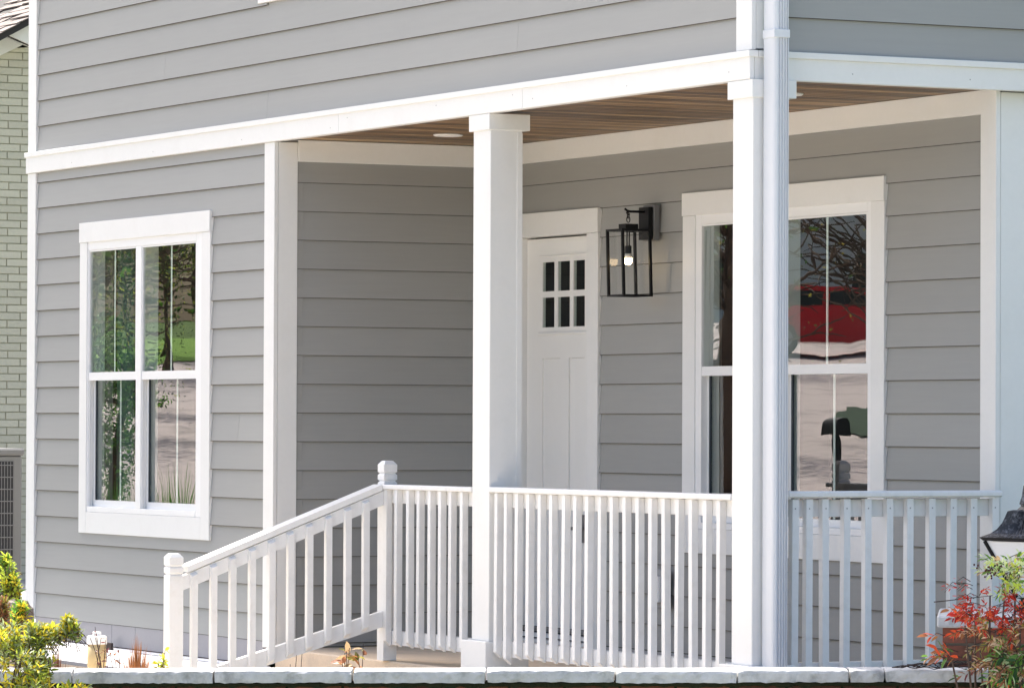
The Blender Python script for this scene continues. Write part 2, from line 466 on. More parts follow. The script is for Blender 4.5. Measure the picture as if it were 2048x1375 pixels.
# ------------------------------------------------------------------ the house
house = empty('house', (-4.0, 1.0, -0.3), 'grey lap sided house with white trim and a corner porch', 'house')
XS, YB = -4.808, 1.303
ZL = 0.07
def wall(name, ax, pl, u0, u1, z0, z1, zbase, opens, joints, mat, thick=0.14, parent=house):
    """siding wall: ax 'x' runs along X and faces -Y, ax 'y' runs along Y and faces +X. opens: (u0,u1,z0,z1)"""
    def P(u, o, z): return (u, pl-o, z) if ax == 'x' else (pl+o, u, z)
    g = G()
    def bk(a, b, c, d):
        if b-a > 1e-3 and d-c > 1e-3:
            g.add([P(u, o, z) for u in (a, b) for o in (-thick, 0) for z in (c, d)], BOXF)
    cuts = sorted({u0, u1, *[o[0] for o in opens], *[o[1] for o in opens]})
    for a, b in zip(cuts[:-1], cuts[1:]):
        mid = (a+b)/2; lo = z0
        for o in sorted([o for o in opens if o[0] < mid < o[1]], key=lambda o: o[2]):
            bk(a, b, lo, o[2]); lo = o[3]
        bk(a, b, lo, z1)
    wl = g.obj(name, mat, parent)
    k0 = int(math.floor((z0-zbase)/0.15)); k1 = int(math.ceil((z1-zbase)/0.15))
    for k in range(k0, k1):
        zb = zbase+0.15*k; zt = zb+0.176
        lo, hi = max(zb, z0), min(zt, z1)
        if hi-lo < 0.02: continue
        segs = [(u0, u1)]
        for o in opens:
            if o[2] < zb+0.145 and o[3] > lo+0.01:
                ns = []
                for a, b in segs:
                    if o[1] <= a or o[0] >= b: ns.append((a, b)); continue
                    if o[0] > a: ns.append((a, o[0]))
                    if o[1] < b: ns.append((o[1], b))
                segs = ns
        for jk, ju in joints:
            if jk == k:
                ns = []
                for a, b in segs:
                    if a+0.1 < ju < b-0.1: ns += [(a, ju-0.0008), (ju+0.0008, b)]
                    else: ns.append((a, b))
                segs = ns
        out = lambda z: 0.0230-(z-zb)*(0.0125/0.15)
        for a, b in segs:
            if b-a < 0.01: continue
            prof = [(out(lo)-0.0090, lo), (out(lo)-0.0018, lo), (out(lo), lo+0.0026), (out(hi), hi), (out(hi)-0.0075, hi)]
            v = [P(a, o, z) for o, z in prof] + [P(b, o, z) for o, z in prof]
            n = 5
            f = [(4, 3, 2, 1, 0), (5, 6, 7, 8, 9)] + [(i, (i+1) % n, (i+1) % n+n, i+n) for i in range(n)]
            # lap shadow line painted dark on the lower edge, siding paint on the face
            obj('siding_board', v, f, mat, wl, mats=[mat, M['lapshade']], fmat=[0, 0, 1, 1, 0, 0, 0])
    return wl

WIN_F = (-7.498, 0.0, 0.0)       # left edge of the casing, face plane, lift
WIN_B = (-2.806, YB, 0.0)
WIN_U = (-5.032, 0.0, 2.827)
def hole(wn): return (wn[0]+0.095, wn[0]+1.77, 0.53+wn[2], 2.12+wn[2])
wall('wall', 'x', 0.031, -8.30, -4.82, -0.07, 2.535, ZL, [hole(WIN_F)], [(-1, -5.9), (6, -5.28), (3, -7.2)], M['siding_x'])
wall('wall', 'x', 0.031, -8.30, 0.045, 2.645, 6.2, 2.80, [hole(WIN_U)], [(-1, -4.93), (0, -2.1), (3, -3.05), (6, -5.9), (1, -6.3)], M['siding_x'])
wall('wall', 'y', XS-0.031, 0.04, YB+0.14, -0.10, 2.56, ZL, [], [], M['siding_y'])
DOOR = (-4.608, -3.795)
wall('wall', 'x', YB+0.031, XS-0.1, -0.02, -0.06, 2.56, ZL, [hole(WIN_B), (DOOR[0]-0.02, DOOR[1]+0.02, -0.10, 2.07)], [(11, -2.95), (2, -2.2)], M['siding_x'])
wall('wall', 'y', 0.034, 0.05, 6.0, 2.645, 6.2, 2.80, [], [(1, 2.6)], M['siding_y'])
wall('wall', 'y', -0.031, YB+0.02, 6.0, -0.10, 2.56, ZL, [], [], M['siding_y'])
# mass behind the walls, so that the house is a solid body
g = G(); g.box(-8.28, -0.18, 5.8, 5.95, -0.4, 6.2); g.box(-8.28, -8.14, 0.18, 5.8, -0.4, 6.2)
g.obj('back_wall', M['siding_x'], house)
g = G(); g.prism([(-0.5, 6.15), (6.5, 6.15), (3.0, 8.4)], 0, -8.7, 0.45); g.obj('roof', M['shingle'], house)
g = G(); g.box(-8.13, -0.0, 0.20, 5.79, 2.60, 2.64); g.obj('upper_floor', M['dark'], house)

# white boards
def board(name, x0, x1, y0, y1, z0, z1, mat='white', parent=house, b=0.002):
    return box(name, x0, x1, y0, y1, z0, z1, M[mat], parent, b)
ZF0, ZF1 = 2.530, 2.652
fas = board('fascia', -8.325, -4.005, -0.012, 0.022, ZF0, ZF1-0.004)
fas2 = board('fascia', -4.0025, -2.005, -0.012, 0.022, ZF0, ZF1-0.004)
fas3 = board('fascia', -2.0025, 0.075, -0.012, 0.010, ZF0, ZF1-0.004)
fas4 = board('fascia', 0.045, 0.0725, 0.0125, 6.0, ZF0, ZF1-0.004)
board('drip_cap', -8.33, 0.084, -0.021, 0.026, ZF1-0.028, ZF1)
board('drip_cap', 0.06, 0.084, 0.028, 6.0, ZF1-0.028, ZF1)
board('porch_beam', -4.80, 0.04, 0.024, 0.060, ZF0+0.004, 2.60)
board('porch_beam', -0.02, 0.040, 0.064, 1.27, ZF0+0.004, 2.60)
board('corner_board', -8.322, -8.196, 0.0, 0.024, -0.085, ZF0-0.001)
board('corner_board', -8.322, -8.196, 0.0, 0.024, ZF1+0.003, 6.2)
board('corner_board', -8.322, -8.300, 0.026, 0.14, -0.085, 6.2)
board('corner_board', -4.934, -4.808, 0.0, 0.022, -0.10, ZF0-0.001)
board('corner_board', -4.832, -4.810, 0.0245, 0.135, -0.10, 2.53)
board('corner_board', -0.062, 0.070, 0.0, 0.021, ZF1+0.004, 6.2)
board('corner_board', 0.043, 0.066, 0.0235, 0.145, ZF1+0.009, 6.2)
board('corner_board', -0.123, 0.0, YB-0.020, YB+0.004, -0.10, 2.545)
board('corner_board', -0.022, -0.0025, YB+0.0065, YB+0.17, -0.10, ZF0-0.001)
board('frieze_board', XS-0.012, XS+0.004, 0.137, YB-0.004, 2.430, 2.543)
board('frieze_board', XS+0.006, -0.125, YB-0.012, YB+0.010, 2.438, 2.545)

def nail(x, y, z, ax, parent):
    n = 6; r = 0.0032
    if ax == 'x': ring_ = [(x+r*cos(2*pi*k/n), y, z+r*sin(2*pi*k/n)) for k in range(n)]; tip = [(a, b-0.0008, c) for a, b, c in ring_]
    else: ring_ = [(x, y+r*cos(2*pi*k/n), z+r*sin(2*pi*k/n)) for k in range(n)]; tip = [(a+0.0008, b, c) for a, b, c in ring_]
    obj('nail_head', ring_+tip, [tuple(range(n)), tuple(range(2*n-1, n-1, -1))]+[(k, (k+1) % n, (k+1) % n+n, k+n) for k in range(n)], M['grey'], parent)
for x in (-7.6, -6.4, -5.2, -4.1): nail(x, -0.0122, 2.56, 'x', fas)
for x in (-3.9, -2.9, -2.1): nail(x, -0.0122, 2.60, 'x', fas2)
for x in (-1.9, -1.0, -0.1): nail(x, -0.0122, 2.57, 'x', fas3)
for y in (0.5, 1.1): nail(0.0727, y, 2.57, 'y', fas4)
# porch ceiling of boards that run front to back
g = G(); g.box(-4.80, 0.03, 0.05, 1.33, 2.566, 2.59); ceil = g.obj('porch_ceiling', M['wood'], house)
x = -4.806; i = 0
while x < -0.045:
    wd = 0.083
    g = G(); g.prism([(x+0.001, 2.565), (x+0.001, 2.551), (x+0.006, 2.546), (x+wd-0.006, 2.546), (x+wd-0.001, 2.551), (x+wd-0.001, 2.565)], 1, 0.062, 1.326)
    # profile is (x,z) pulled along y
    g.obj('ceiling_plank', M['wood'], ceil)
    x += wd; i += 1
M['downlight'] = plain('white downlight lens', (0.80, 0.76, 0.68), 0.4)
for cx, cy in ((-4.05, 0.63), (-0.745, 0.66)):
    g = G(); g.lathe([(0.045, 2.545), (0.05, 2.538), (0.070, 2.536), (0.076, 2.540), (0.077, 2.545)], cx, cy, 28)
    r_ = g.obj('recessed_light', M['white'], ceil, True)
    g = G(); g.lathe([(0.0445, 2.544), (0.044, 2.539), (0.02, 2.537)], cx, cy, 20); g.obj('lens', M['downlight'], ceil, True)

# posts
def post(x0, x1, y0, y1, side):
    p = board('porch_post', x0, x1, y0, y1, 0.045 if side == 0 else 0.05, 2.455, b=0.003)
    g = G(); g.bbox(x0-0.030, x1+0.010 if side else x1-0.004+0.010, y0-0.010, y1+0.038, 2.452, 2.529, 0.002)
    g.obj('post_capital', M['white'], p)
    g = G(); g.bbox(x0-0.055, x1-0.004+0.030, y0-0.030, y1+0.030, -0.30, 0.045 if side == 0 else 0.05, 0.003)
    g.obj('post_plinth', M['white'], p)
    # corner battens on the side face
    g = G(); g.box(x1-0.001, x1+0.003, y1-0.028, y1-0.001, 0.06, 2.44); g.obj('corner_batten', M['white'], p)
    return p
post(-2.525, -2.348, 0.0, 0.170, 0)
post(-0.086, 0.085, 0.0, 0.170, 1)

# porch floor, step, foundation
box('porch_floor', -4.84, 0.06, 0.03, 1.36, -0.42, -0.103, M['concrete'], house, 0.006)
box('porch_step', -4.84, -3.36, -0.30, 0.027, -0.42, -0.215, M['concrete'], house, 0.006)
box('foundation', -8.30, -4.86, -0.035, 0.02, -0.42, -0.197, M['founda'], house, 0.006)
g = G(); g.prism([(-0.036, -0.205), (-0.62, -0.216), (-0.62, -0.42), (-0.036, -0.42)], 0, -8.3, -4.9)
g.obj('foundation_apron', M['apron'], house)
sk = [-8.19, -7.02, -6.68, -5.3, -4.945]
for a, b in zip(sk[:-1], sk[1:]):
    box('skirt_panel', a+0.002, b-0.002, 0.013, 0.030, -0.192, -0.066, M['skirt'], house, 0.0012)
box('foundation_vent', -6.96, -6.875, -0.049, -0.037, -0.235, -0.165, M['darktwig'], house, 0.002)
box('base_board', -3.66, -0.13, YB+0.004, YB+0.022, -0.104, -0.0625, M['grey'], house, 0.002)
box('threshold', -4.64, -3.70, YB-0.05, YB+0.06, -0.100, -0.078, M['concrete'], house, 0.004)

# windows
def window(wn, dx, deep=0.55, reflection_curtain=False):
    X0, Y0, Zl = wn
    def T(x, y, z): return (X0+x, Y0+y, z+Zl)
    def B(name, x0, x1, y0, y1, z0, z1, mat, parent, b=0.0015):
        g = G()
        if b: g.bbox(x0, x1, y0, y1, z0, z1, b, T=T)
        else: g.box(x0, x1, y0, y1, z0, z1, T=T)
        return g.obj(name, M[mat], parent)
    # frame of the twin unit
    zs0, zs1 = 0.577, 2.062
    g = G()
    a0, a1 = 0.085+dx*0.3, 1.785
    zf0, zf1 = 0.558, 2.098
    g.bbox(a0, a0+0.034+dx, 0.006, 0.11, zf0, zf1, 0.002, T=T)              # left jamb
    g.bbox(1.665+dx, a1, 0.006, 0.11, zf0, zf1, 0.002, T=T)
    g.bbox(a0+0.0345+dx, 1.6645+dx, 0.006, 0.11, 2.048, zf1, 0.002, T=T)    # head
    g.bbox(a0+0.0345+dx, 1.6645+dx, 0.004, 0.11, zf0, 0.590, 0.002, T=T)    # sill
    g.bbox(0.826+dx, 0.898+dx, 0.005, 0.11, 0.5905, 2.0475, 0.002, T=T)     # mullion
    win = g.obj('window', M['vinyl'], house)
    B('head_casing', -0.002, 1.862, -0.005, 0.022, 2.094, 2.207, 'white', win)
    B('side_casing', 0.0, 0.108+dx*0.3, 0.0, 0.022, 0.438, 2.093, 'white', win)
    B('side_casing', 1.745, 1.86, 0.0, 0.022, 0.438, 2.093, 'white', win)
    B('apron', 0.1095+dx*0.3, 1.7435, 0.0, 0.022, 0.438, 0.557, 'white', win)
    for (l, r) in ((0.121+dx, 0.825+dx), (0.899+dx, 1.664+dx)):
        # upper sash
        g = G()
        zu0, zu1 = 1.306, 2.047
        g.box(l, r, 0.010, 0.032, zu0, zu0+0.046, T=T)
        g.box(l, r, 0.010, 0.032, zu1-0.008, zu1, T=T)
        g.box(l, l+0.008, 0.010, 0.032, zu0+0.046, zu1-0.008, T=T); g.box(r-0.018, r, 0.010, 0.032, zu0+0.046, zu1-0.008, T=T)
        s = g.obj('upper_sash', M['vinyl'], win)
        B('pane', l+0.008, r-0.018, 0.018, 0.023, zu0+0.046, zu1-0.008, 'glass', win, 0)
        mid = (l+r)/2-0.004
        B('grille_bar', mid-0.008, mid+0.008, 0.0255, 0.0285, zu0+0.047, zu1-0.009, 'vinyl', win, 0)
        # lower sash, further in
        g = G()
        zl0, zl1 = 0.5905, 1.322
        st = 0.030
        g.box(l, r, 0.040, 0.072, zl0, zl0+0.036, T=T)
        g.box(l, r, 0.040, 0.072, zl1-0.012, zl1, T=T)
        g.box(l, l+st, 0.040, 0.072, zl0+0.036, zl1-0.012, T=T); g.box(r-st, r, 0.040, 0.072, zl0+0.036, zl1-0.012, T=T)
        g.obj('lower_sash', M['vinyl'], win)
        # ribs of the side track in front of it
        g = G()
        for q in (0.014, 0.026): g.box(l, l+0.007, q, q+0.004, zl0, zu0-0.001, T=T)
        g.obj('sash_track', M['vinyl'], win)
        B('weatherstrip', l+st, l+st+0.012, 0.041, 0.050, zl0+0.037, zl1-0.013, 'sash_dark', win, 0)
        B('pane', l+st+0.012, r-st, 0.050, 0.055, zl0+0.036, zl1-0.012, 'glass', win, 0)
        mid = (l+r)/2+0.010
        B('grille_bar', mid-0.008, mid+0.008, 0.0575, 0.0605, zl0+0.037, zl1-0.013, 'vinyl', win, 0)
    # room behind
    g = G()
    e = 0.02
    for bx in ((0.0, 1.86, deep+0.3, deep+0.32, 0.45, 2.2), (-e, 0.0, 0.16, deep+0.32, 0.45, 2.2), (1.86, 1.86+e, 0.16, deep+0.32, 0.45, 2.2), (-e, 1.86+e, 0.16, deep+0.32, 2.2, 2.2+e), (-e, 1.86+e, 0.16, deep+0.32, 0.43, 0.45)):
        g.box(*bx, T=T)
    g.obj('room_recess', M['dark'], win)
    if reflection_curtain:  # green folds added to stand in for a reflection in the pane
        v = []; f = []
        nx = 24
        for i_ in range(nx+1):
            x = 0.10+0.20*i_/nx
            for z in (0.56, 2.10):
                v.append(T(x, 0.20+0.018*sin(i_*1.6), z)); v.append(T(x, 0.206+0.018*sin(i_*1.6), z))
        for i_ in range(nx):
            a = i_*4; b = a+4
            f += [(a, b, b+2, a+2), (a+1, a+3, b+3, b+1)]
        obj('reflection_curtain', v, f, M['reflection_curtain'], win, True)
    return win
M['reflection_curtain'] = paint('grey green reflection curtain', (0.10, 0.16, 0.14), 0.9, gscale=30, bump=0.2, var=0.08)
window(WIN_F, 0.0, reflection_curtain=True)
window(WIN_B, 0.045)
window(WIN_U, 0.0)

# door
DY = YB+0.080
g = G()
x0, x1 = DOOR
zt = 2.042
# slab built from stiles, rails and muntins
lx = (-4.434, -4.302, -4.263, -4.131, -4.091, -3.967)
lz = (1.575, 1.732, 1.764, 1.918)
def slab(a, b, c, d, y0=DY, y1=DY+0.018): g.box(a, b, y0, y1, c, d)
slab(x0, lx[0], 0.005, zt); slab(lx[5], x1, 0.005, zt)
slab(lx[0], lx[5], lz[3], zt); slab(lx[0], lx[5], 1.412, lz[0])
slab(lx[0], lx[5], lz[1], lz[2])
for a, b in ((lx[1], lx[2]), (lx[3], lx[4])):
    slab(a, b, lz[0], lz[1]); slab(a, b, lz[2], lz[3])
slab(-4.232, -4.140, 0.23, 1.412); slab(lx[0], lx[5], 0.005, 0.23)
slab(lx[0], -4.463+0.0, 0.23, 1.412) if lx[0] < -4.463 else None
door = g.obj('door', M['door'], house)
board('door_panel', lx[0], -4.233, DY+0.008, DY+0.0175, 0.231, 1.411, 'door', door, 0)
board('door_panel', -4.139, lx[5], DY+0.008, DY+0.0175, 0.231, 1.411, 'door', door, 0)
board('dentil_shelf', -4.47, -3.93, DY-0.010, DY-0.001, 1.535, 1.548, 'door', door, 0.002)
board('lite_moulding', -4.47, -3.93, DY-0.005, DY-0.001, 1.945, 1.953, 'door', door, 0.001)
for i_ in range(3):
    for j_ in range(2):
        board('pane', lx[2*i_]+0.0005, lx[2*i_+1]-0.0005, DY+0.005, DY+0.009, lz[2*j_]+0.0005, lz[2*j_+1]-0.0005, 'doorglass', door, 0)
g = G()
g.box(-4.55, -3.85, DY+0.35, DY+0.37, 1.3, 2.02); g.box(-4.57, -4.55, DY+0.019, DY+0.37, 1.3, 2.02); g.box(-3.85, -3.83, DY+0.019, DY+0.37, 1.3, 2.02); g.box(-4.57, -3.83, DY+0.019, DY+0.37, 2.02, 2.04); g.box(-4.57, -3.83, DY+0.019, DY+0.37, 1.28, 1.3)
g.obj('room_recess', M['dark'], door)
g = G(); g.bbox(-3.985, -3.94, DY-0.006, DY-0.0005, 0.455, 0.60, 0.002)
lv = g.obj('handle_plate', M['steel'], door)
g = G(); g.tube([(-3.962, DY-0.006, 0.53), (-3.962, DY-0.05, 0.53), (-3.985, DY-0.055, 0.53), (-4.06, DY-0.052, 0.525)], 0.009, 8); g.obj('lever_handle', M['steel'], lv, True)
board('door_casing', -3.797, -3.674, YB-0.004, YB+0.02, -0.09, 2.047, 'white', door)
board('door_casing', -4.75, -4.615, YB-0.004, YB+0.02, -0.09, 2.047, 'white', door)
board('head_casing', -4.76, -3.672, YB-0.008, YB+0.02, 2.049, 2.174, 'white', door)
g = G(); g.box(x0-0.012, x0-0.001, YB+0.022, DY+0.05, 0.005, 2.05); g.box(x1+0.001, x1+0.012, YB+0.022, DY+0.05, 0.005, 2.05); g.box(x0-0.012, x1+0.012, YB+0.022, DY+0.05, 2.051, 2.065)
g.obj('door_jamb', M['white'], door)
for z0, z1, yy, mt in ((-0.016, 0.000, 0.02, 'steel'), (-0.046, -0.024, 0.005, 'vinyl'), (-0.075, -0.055, -0.012, 'vinyl')):
    board('door_sill', -4.60, -3.80, YB+yy, DY+0.03, z0, z1, mt, door, 0.002)
board('sill_gap', -4.60, -3.80, YB+0.04, DY+0.02, -0.0755, -0.0002, 'sash_dark', door, 0)

# downspout at the corner
g = G()
xa, xb, ya, yb = 0.100, 0.190, 0.0415, 0.111
pr = [(xa, ya), (xb-0.016, ya), (xb-0.006, ya+0.004), (xb, ya+0.013)]
for q in range(4):
    c = ya+0.020+q*0.0135
    pr += [(xb, c), (xb-0.0085, c+0.002), (xb-0.0085, c+0.0075), (xb, c+0.0095)]
pr += [(xb, yb-0.004), (xb-0.006, yb), (xa, yb)]
g.prism(pr, 2, -0.16, 2.70)
ds = g.obj('downspout', M['alum'], house)
g = G(); g.prism([(xa+(p[0]-xa)*0.97+0.001, ya+(p[1]-ya)*0.97+0.001) for p in pr], 2, 2.701, 6.1); g.obj('upper_pipe', M['alum'], ds)
g = G(); g.bbox(xa-0.004, xb+0.005, ya-0.004, yb+0.004, 2.700, 2.735, 0.002); g.obj('pipe_collar', M['alum'], ds)
g = G(); g.prism([(xa+0.01, -0.20), (xb+0.06, -0.26), (xb+0.05, -0.29), (xa+0.01, -0.25)], 1, ya+0.002, yb-0.002); g.obj('outlet_elbow', M['alum'], ds)
for z in (1.9, 0.55):
    g = G(); g.box(0.088, 0.0985, ya+0.01, yb-0.01, z, z+0.025); g.obj('pipe_bracket', M['alum'], ds)

# ------------------------------------------------------------------ railings
def baluster_x(x, parent, top=0.742, bot=-0.028, w=0.030, lean=0.0):
    """front railing: stands on the street side, foot cut at a slant"""
    v = []
    for (a, b) in ((x, 0.001), (x+w, 0.001), (x+w, 0.031), (x, 0.031)):
        v.append((a+lean, b, bot if b > 0.02 else bot+0.028)); 
    v2 = [(p[0]-lean*1.5, p[1], top) for p in v]
    obj('baluster', v+v2, [(3, 2, 1, 0), (4, 5, 6, 7), (0, 1, 5, 4), (1, 2, 6, 5), (2, 3, 7, 6), (3, 0, 4, 7)], M['rail'], parent)
def newel(x0, x1, y0, y1, z0, z1, parent):
    g = G()
    cx, cy = (x0+x1)/2, (y0+y1)/2
    h = (x1-x0)/2
    prof = [(h, z0), (h, z1-0.109), (h-0.007, z1-0.102), (h-0.007, z1-0.100), (h, z1-0.093), (h, z1-0.071), (h-0.007, z1-0.064), (h-0.007, z1-0.062), (h, z1-0.055), (h, z1-0.020), (h-0.014, z1-0.002), (h-0.02, z1)]
    g.lathe([(r*math.sqrt(2), z) for r, z in prof], cx, cy, 4, a0=pi/4)
    return g.obj('newel_post', M['rail'], parent)
# short section between newel and post
r1 = empty('porch_railing', (-3.0, 0.04, -0.1), 'short white porch railing between the newel post and the middle porch post', 'railing')
newel(-3.560, -3.488, 0.002, 0.074, -0.100, 0.884, r1)
g = G(); g.bbox(-3.60, -2.5255, -0.006, 0.090, 0.7435, 0.7665, 0.004); g.obj('handrail', M['rail'], r1)
g = G(); g.bbox(-3.487, -2.5255, 0.0325, 0.069, 0.675, 0.7425, 0.002); g.obj('top_rail', M['rail'], r1)
g = G(); g.bbox(-3.487, -2.581, 0.0325, 0.069, -0.022, 0.048, 0.002); g.obj('bottom_rail', M['rail'], r1)
for x in (-3.487, -3.369, -3.238, -3.123, -3.001, -2.888, -2.778, -2.657): baluster_x(x, r1, lean=random.uniform(-0.003, 0.003))
# long section between the posts
r2 = empty('porch_railing', (-1.2, 0.04, -0.1), 'long white porch railing in front of the door, between the two porch posts', 'railing')
g = G(); g.bbox(-2.3475, -0.0865, -0.006, 0.090, 0.7455, 0.7705, 0.004); g.obj('handrail', M['rail'], r2)
g = G(); g.bbox(-2.3475, -0.0865, 0.0325, 0.069, 0.675, 0.7445, 0.002); g.obj('top_rail', M['rail'], r2)
g = G(); g.bbox(-2.3125, -0.144, 0.0325, 0.069, -0.024, 0.052, 0.002); g.obj('bottom_rail', M['rail'], r2)
for i, x in enumerate((-2.297, -2.201, -2.09, -1.977, -1.861, -1.748, -1.626, -1.518, -1.404, -1.282, -1.17, -1.051, -0.933, -0.816, -0.697, -0.577, -0.458, -0.336, -0.218)):
    baluster_x(x, r2, bot=-0.055 if i == 1 else -0.030, lean=random.uniform(-0.005, 0.005) if i not in (6, 7) else -0.007)
# side section
r3 = empty('porch_railing', (0.05, 0.7, -0.1), 'white side porch railing right of the downspout, ending at the wall corner', 'railing')
g = G(); g.bbox(0.004, 0.096, 0.172, 1.262, 0.757, 0.786, 0.007); g.obj('handrail', M['rail'], r3)
g = G(); g.bbox(0.012, 0.046, 0.172, 1.262, 0.675, 0.749, 0.002); g.obj('top_rail', M['rail'], r3)
g = G(); g.bbox(0.012, 0.046, 0.202, 1.262, -0.005, 0.056, 0.002); g.obj('bottom_rail', M['rail'], r3)
for y in (0.200, 0.270, 0.352, 0.457, 0.565, 0.675, 0.777, 0.890, 0.997, 1.102, 1.214):
    l = random.uniform(-0.003, 0.003)
    v = [(a, b+l, z-(0.02 if a > 0.06 else 0)) for a, b, z in ((0.048, y, -0.03), (0.080, y, -0.03), (0.080, y+0.032, -0.03), (0.048, y+0.032, -0.03))]
    v2 = [(a, b-l, 0.752) for a, b in ((0.048, y), (0.080, y), (0.080, y+0.032), (0.048, y+0.032))]
    obj('baluster', v+v2, [(3, 2, 1, 0), (4, 5, 6, 7), (0, 1, 5, 4), (1, 2, 6, 5), (2, 3, 7, 6), (3, 0, 4, 7)], M['rail'], r3)
    g = G(); g.lathe([(0.004, 0), (0.003, 0.0012)], 0, 0, 6)
    for zz in (0.712, 0.02):
        obj('screw_head', [(0.0805+p[2], y+0.016+p[0], zz+p[1]) for p in g.v], g.f, M['grey'], r3)
# stair section
r4 = empty('stair_railing', (-3.52, -0.55, -0.3), 'sloping white stair railing with a carved newel post at its foot', 'railing')
newel(-3.560, -3.488, -1.142, -1.070, -0.42, 0.438, r4)
def slope_board(name, xa, xb, ya, yb, za, zb, h, parent, mat='rail'):
    g = G(); g.prism([(ya, za-h), (yb, zb-h), (yb, zb), (ya, za)], 0, xa, xb)
    return g.obj(name, M[mat], parent)
slope_board('handrail', -3.590, -3.487, -1.045, -0.007, 0.377, 0.7665, 0.030, r4)
slope_board('top_rail', -3.530, -3.493, -1.069, 0.001, 0.330, 0.735, 0.070, r4)
slope_board('bottom_rail', -3.530, -3.493, -1.069, 0.001, -0.160, 0.143, 0.078, r4)
for y in (-1.035, -0.933, -0.832, -0.729, -0.626, -0.525, -0.423, -0.321, -0.216, -0.118):
    top = 0.345+(y+1.02)*0.375; bot = -0.19+(y+1.069)*0.295-0.05
    y1 = y+0.031
    v = []
    for a, b, dz in ((-3.4925, y, 0.0), (-3.4625, y, 0.02), (-3.4625, y1, 0.03), (-3.4925, y1, 0.01)): v.append((a, b, bot+dz))
    for a, b in ((-3.4925, y), (-3.4625, y), (-3.4625, y1), (-3.4925, y1)): v.append((a, b, top+(b-y)*0.375-(0.012 if a > -3.48 else 0)))
    obj('baluster', v, [(3, 2, 1, 0), (4, 5, 6, 7), (0, 1, 5, 4), (1, 2, 6, 5), (2, 3, 7, 6), (3, 0, 4, 7)], M['rail'], r4)

# ------------------------------------------------------------------ wall lantern
LX, LY = -3.102, 1.160
lamp = empty('wall_lantern', (-3.1, 1.29, 1.98), 'black box wall lantern with clear glass and a lit bulb beside the door', 'lamp')
g = G(); g.bbox(-3.160, -3.044, 1.276, 1.308, 1.984, 2.162, 0.003); g.obj('mounting_block', M['darkgrey'], lamp)
g = G(); g.bbox(-3.158, -3.056, 1.250, 1.2755, 1.988, 2.150, 0.002); g.obj('backplate', M['black'], lamp)
tl = radians(1.6)
def LT(x, y, z):
    """hangs from the hook, a little out of plumb"""
    dz = z-2.10
    return (LX+x+0.02*0-dz*sin(tl)*0.2, LY+y-dz*sin(tl)*0.9, z)
g = G(); g.tube([(LX, 1.2495, 2.127), (LX, 1.17, 2.127), (LX, 1.155, 2.13), (LX, 1.14, 2.14)], 0.006, 8); g.tube([(LX, 1.155, 2.128), (LX, 1.150, 2.118), (LX, 1.158, 2.110), (LX, 1.168, 2.114)], 0.004, 6)
g.obj('hook_arm', M['black'], lamp, True)
def ring(g, c, r, rt, axis, n=14, sz=1.0):
    pts = []
    for k in range(n+1):
        a = 2*pi*k/n
        if axis == 'x': pts.append((c[0], c[1]+r*cos(a), c[2]+r*sz*sin(a)))
        else: pts.append((c[0]+r*cos(a), c[1], c[2]+r*sz*sin(a)))
    g.tube(pts, rt, 6)
for k_, zc in enumerate((2.107, 2.087)):
    g = G(); ring(g, (LX, LY, zc), 0.009, 0.0026, 'x' if k_ else 'y', sz=1.7); g.obj('chain_link', M['black'], lamp, True)
g = G(); g.box(-0.036, 0.036, -0.036, 0.036, 2.040, 2.064, T=LT); g.obj('lantern_cap', M['black'], lamp)
h = 0.0775; b = 0.0065
g = G()
for sx in (-1, 1):
    for sy in (-1, 1):
        g.box(sx*h-b, sx*h+b, sy*h-b, sy*h+b, 1.712, 2.028, T=LT)
for z0, z1 in ((1.703, 1.7125), (2.0275, 2.038)):
    for sx in (-1, 1):
        g.box(sx*h-b, sx*h+b, -h-b, h+b, z0, z1, T=LT)
        g.box(-h+b, h-b, sx*h-b, sx*h+b, z0+0.0003, z1-0.0003, T=LT)
g.box(-h+b, h-b, -0.012, 0.012, 2.029, 2.0365, T=LT)
g.obj('lantern_frame', M['black'], lamp)
for sx in (-1, 1):
    g = G(); g.box(sx*h-0.0015, sx*h+0.0015, -h+b, h-b, 1.713, 2.027, T=LT); g.obj('pane', M['lampglass'], lamp)
    g = G(); g.box(-h+b, h-b, sx*h-0.0015, sx*h+0.0015, 1.713, 2.027, T=LT); g.obj('pane', M['lampglass'], lamp)
g = G(); g.lathe([(0.0035, 1.955), (0.0035, 2.029)], LX-0.012, LY, 6); g.lathe([(0.0035, 1.955), (0.0035, 2.029)], LX+0.012, LY, 6); g.lathe([(0.017, 1.918), (0.017, 1.955), (0.012, 1.957)], LX, LY, 14); g.obj('socket', M['black'], lamp)
g = G(); g.lathe([(0.020, 1.894), (0.021, 1.908), (0.016, 1.917)], LX, LY, 18); g.obj('bulb_base', M['bulbbase'], lamp, True)
g = G(); g.lathe([(0.004, 1.8605), (0.012, 1.863), (0.0175, 1.869), (0.021, 1.879), (0.0215, 1.893)], LX, LY, 18); g.obj('bulb', M['bulb'], lamp, True)

# outlet behind the railing
ot = empty('outlet_box', (-2.99, 1.30, 0.15), 'white covered outlet on a grey block, behind the long railing below the window', 'outlet')
g = G(); g.bbox(-3.062, -2.905, 1.285, 1.300, 0.160, 0.350, 0.003); g.obj('mounting_block', M['grey'], ot)
g = G(); g.bbox(-3.045, -2.965, 1.262, 1.2845, 0.185, 0.315, 0.005); cv = g.obj('cover', M['vinyl'], ot)
g = G(); g.box(-3.022, -2.990, 1.2605, 1.2615, 0.215, 0.285); g.obj('cover_slot', M['grey'], cv)

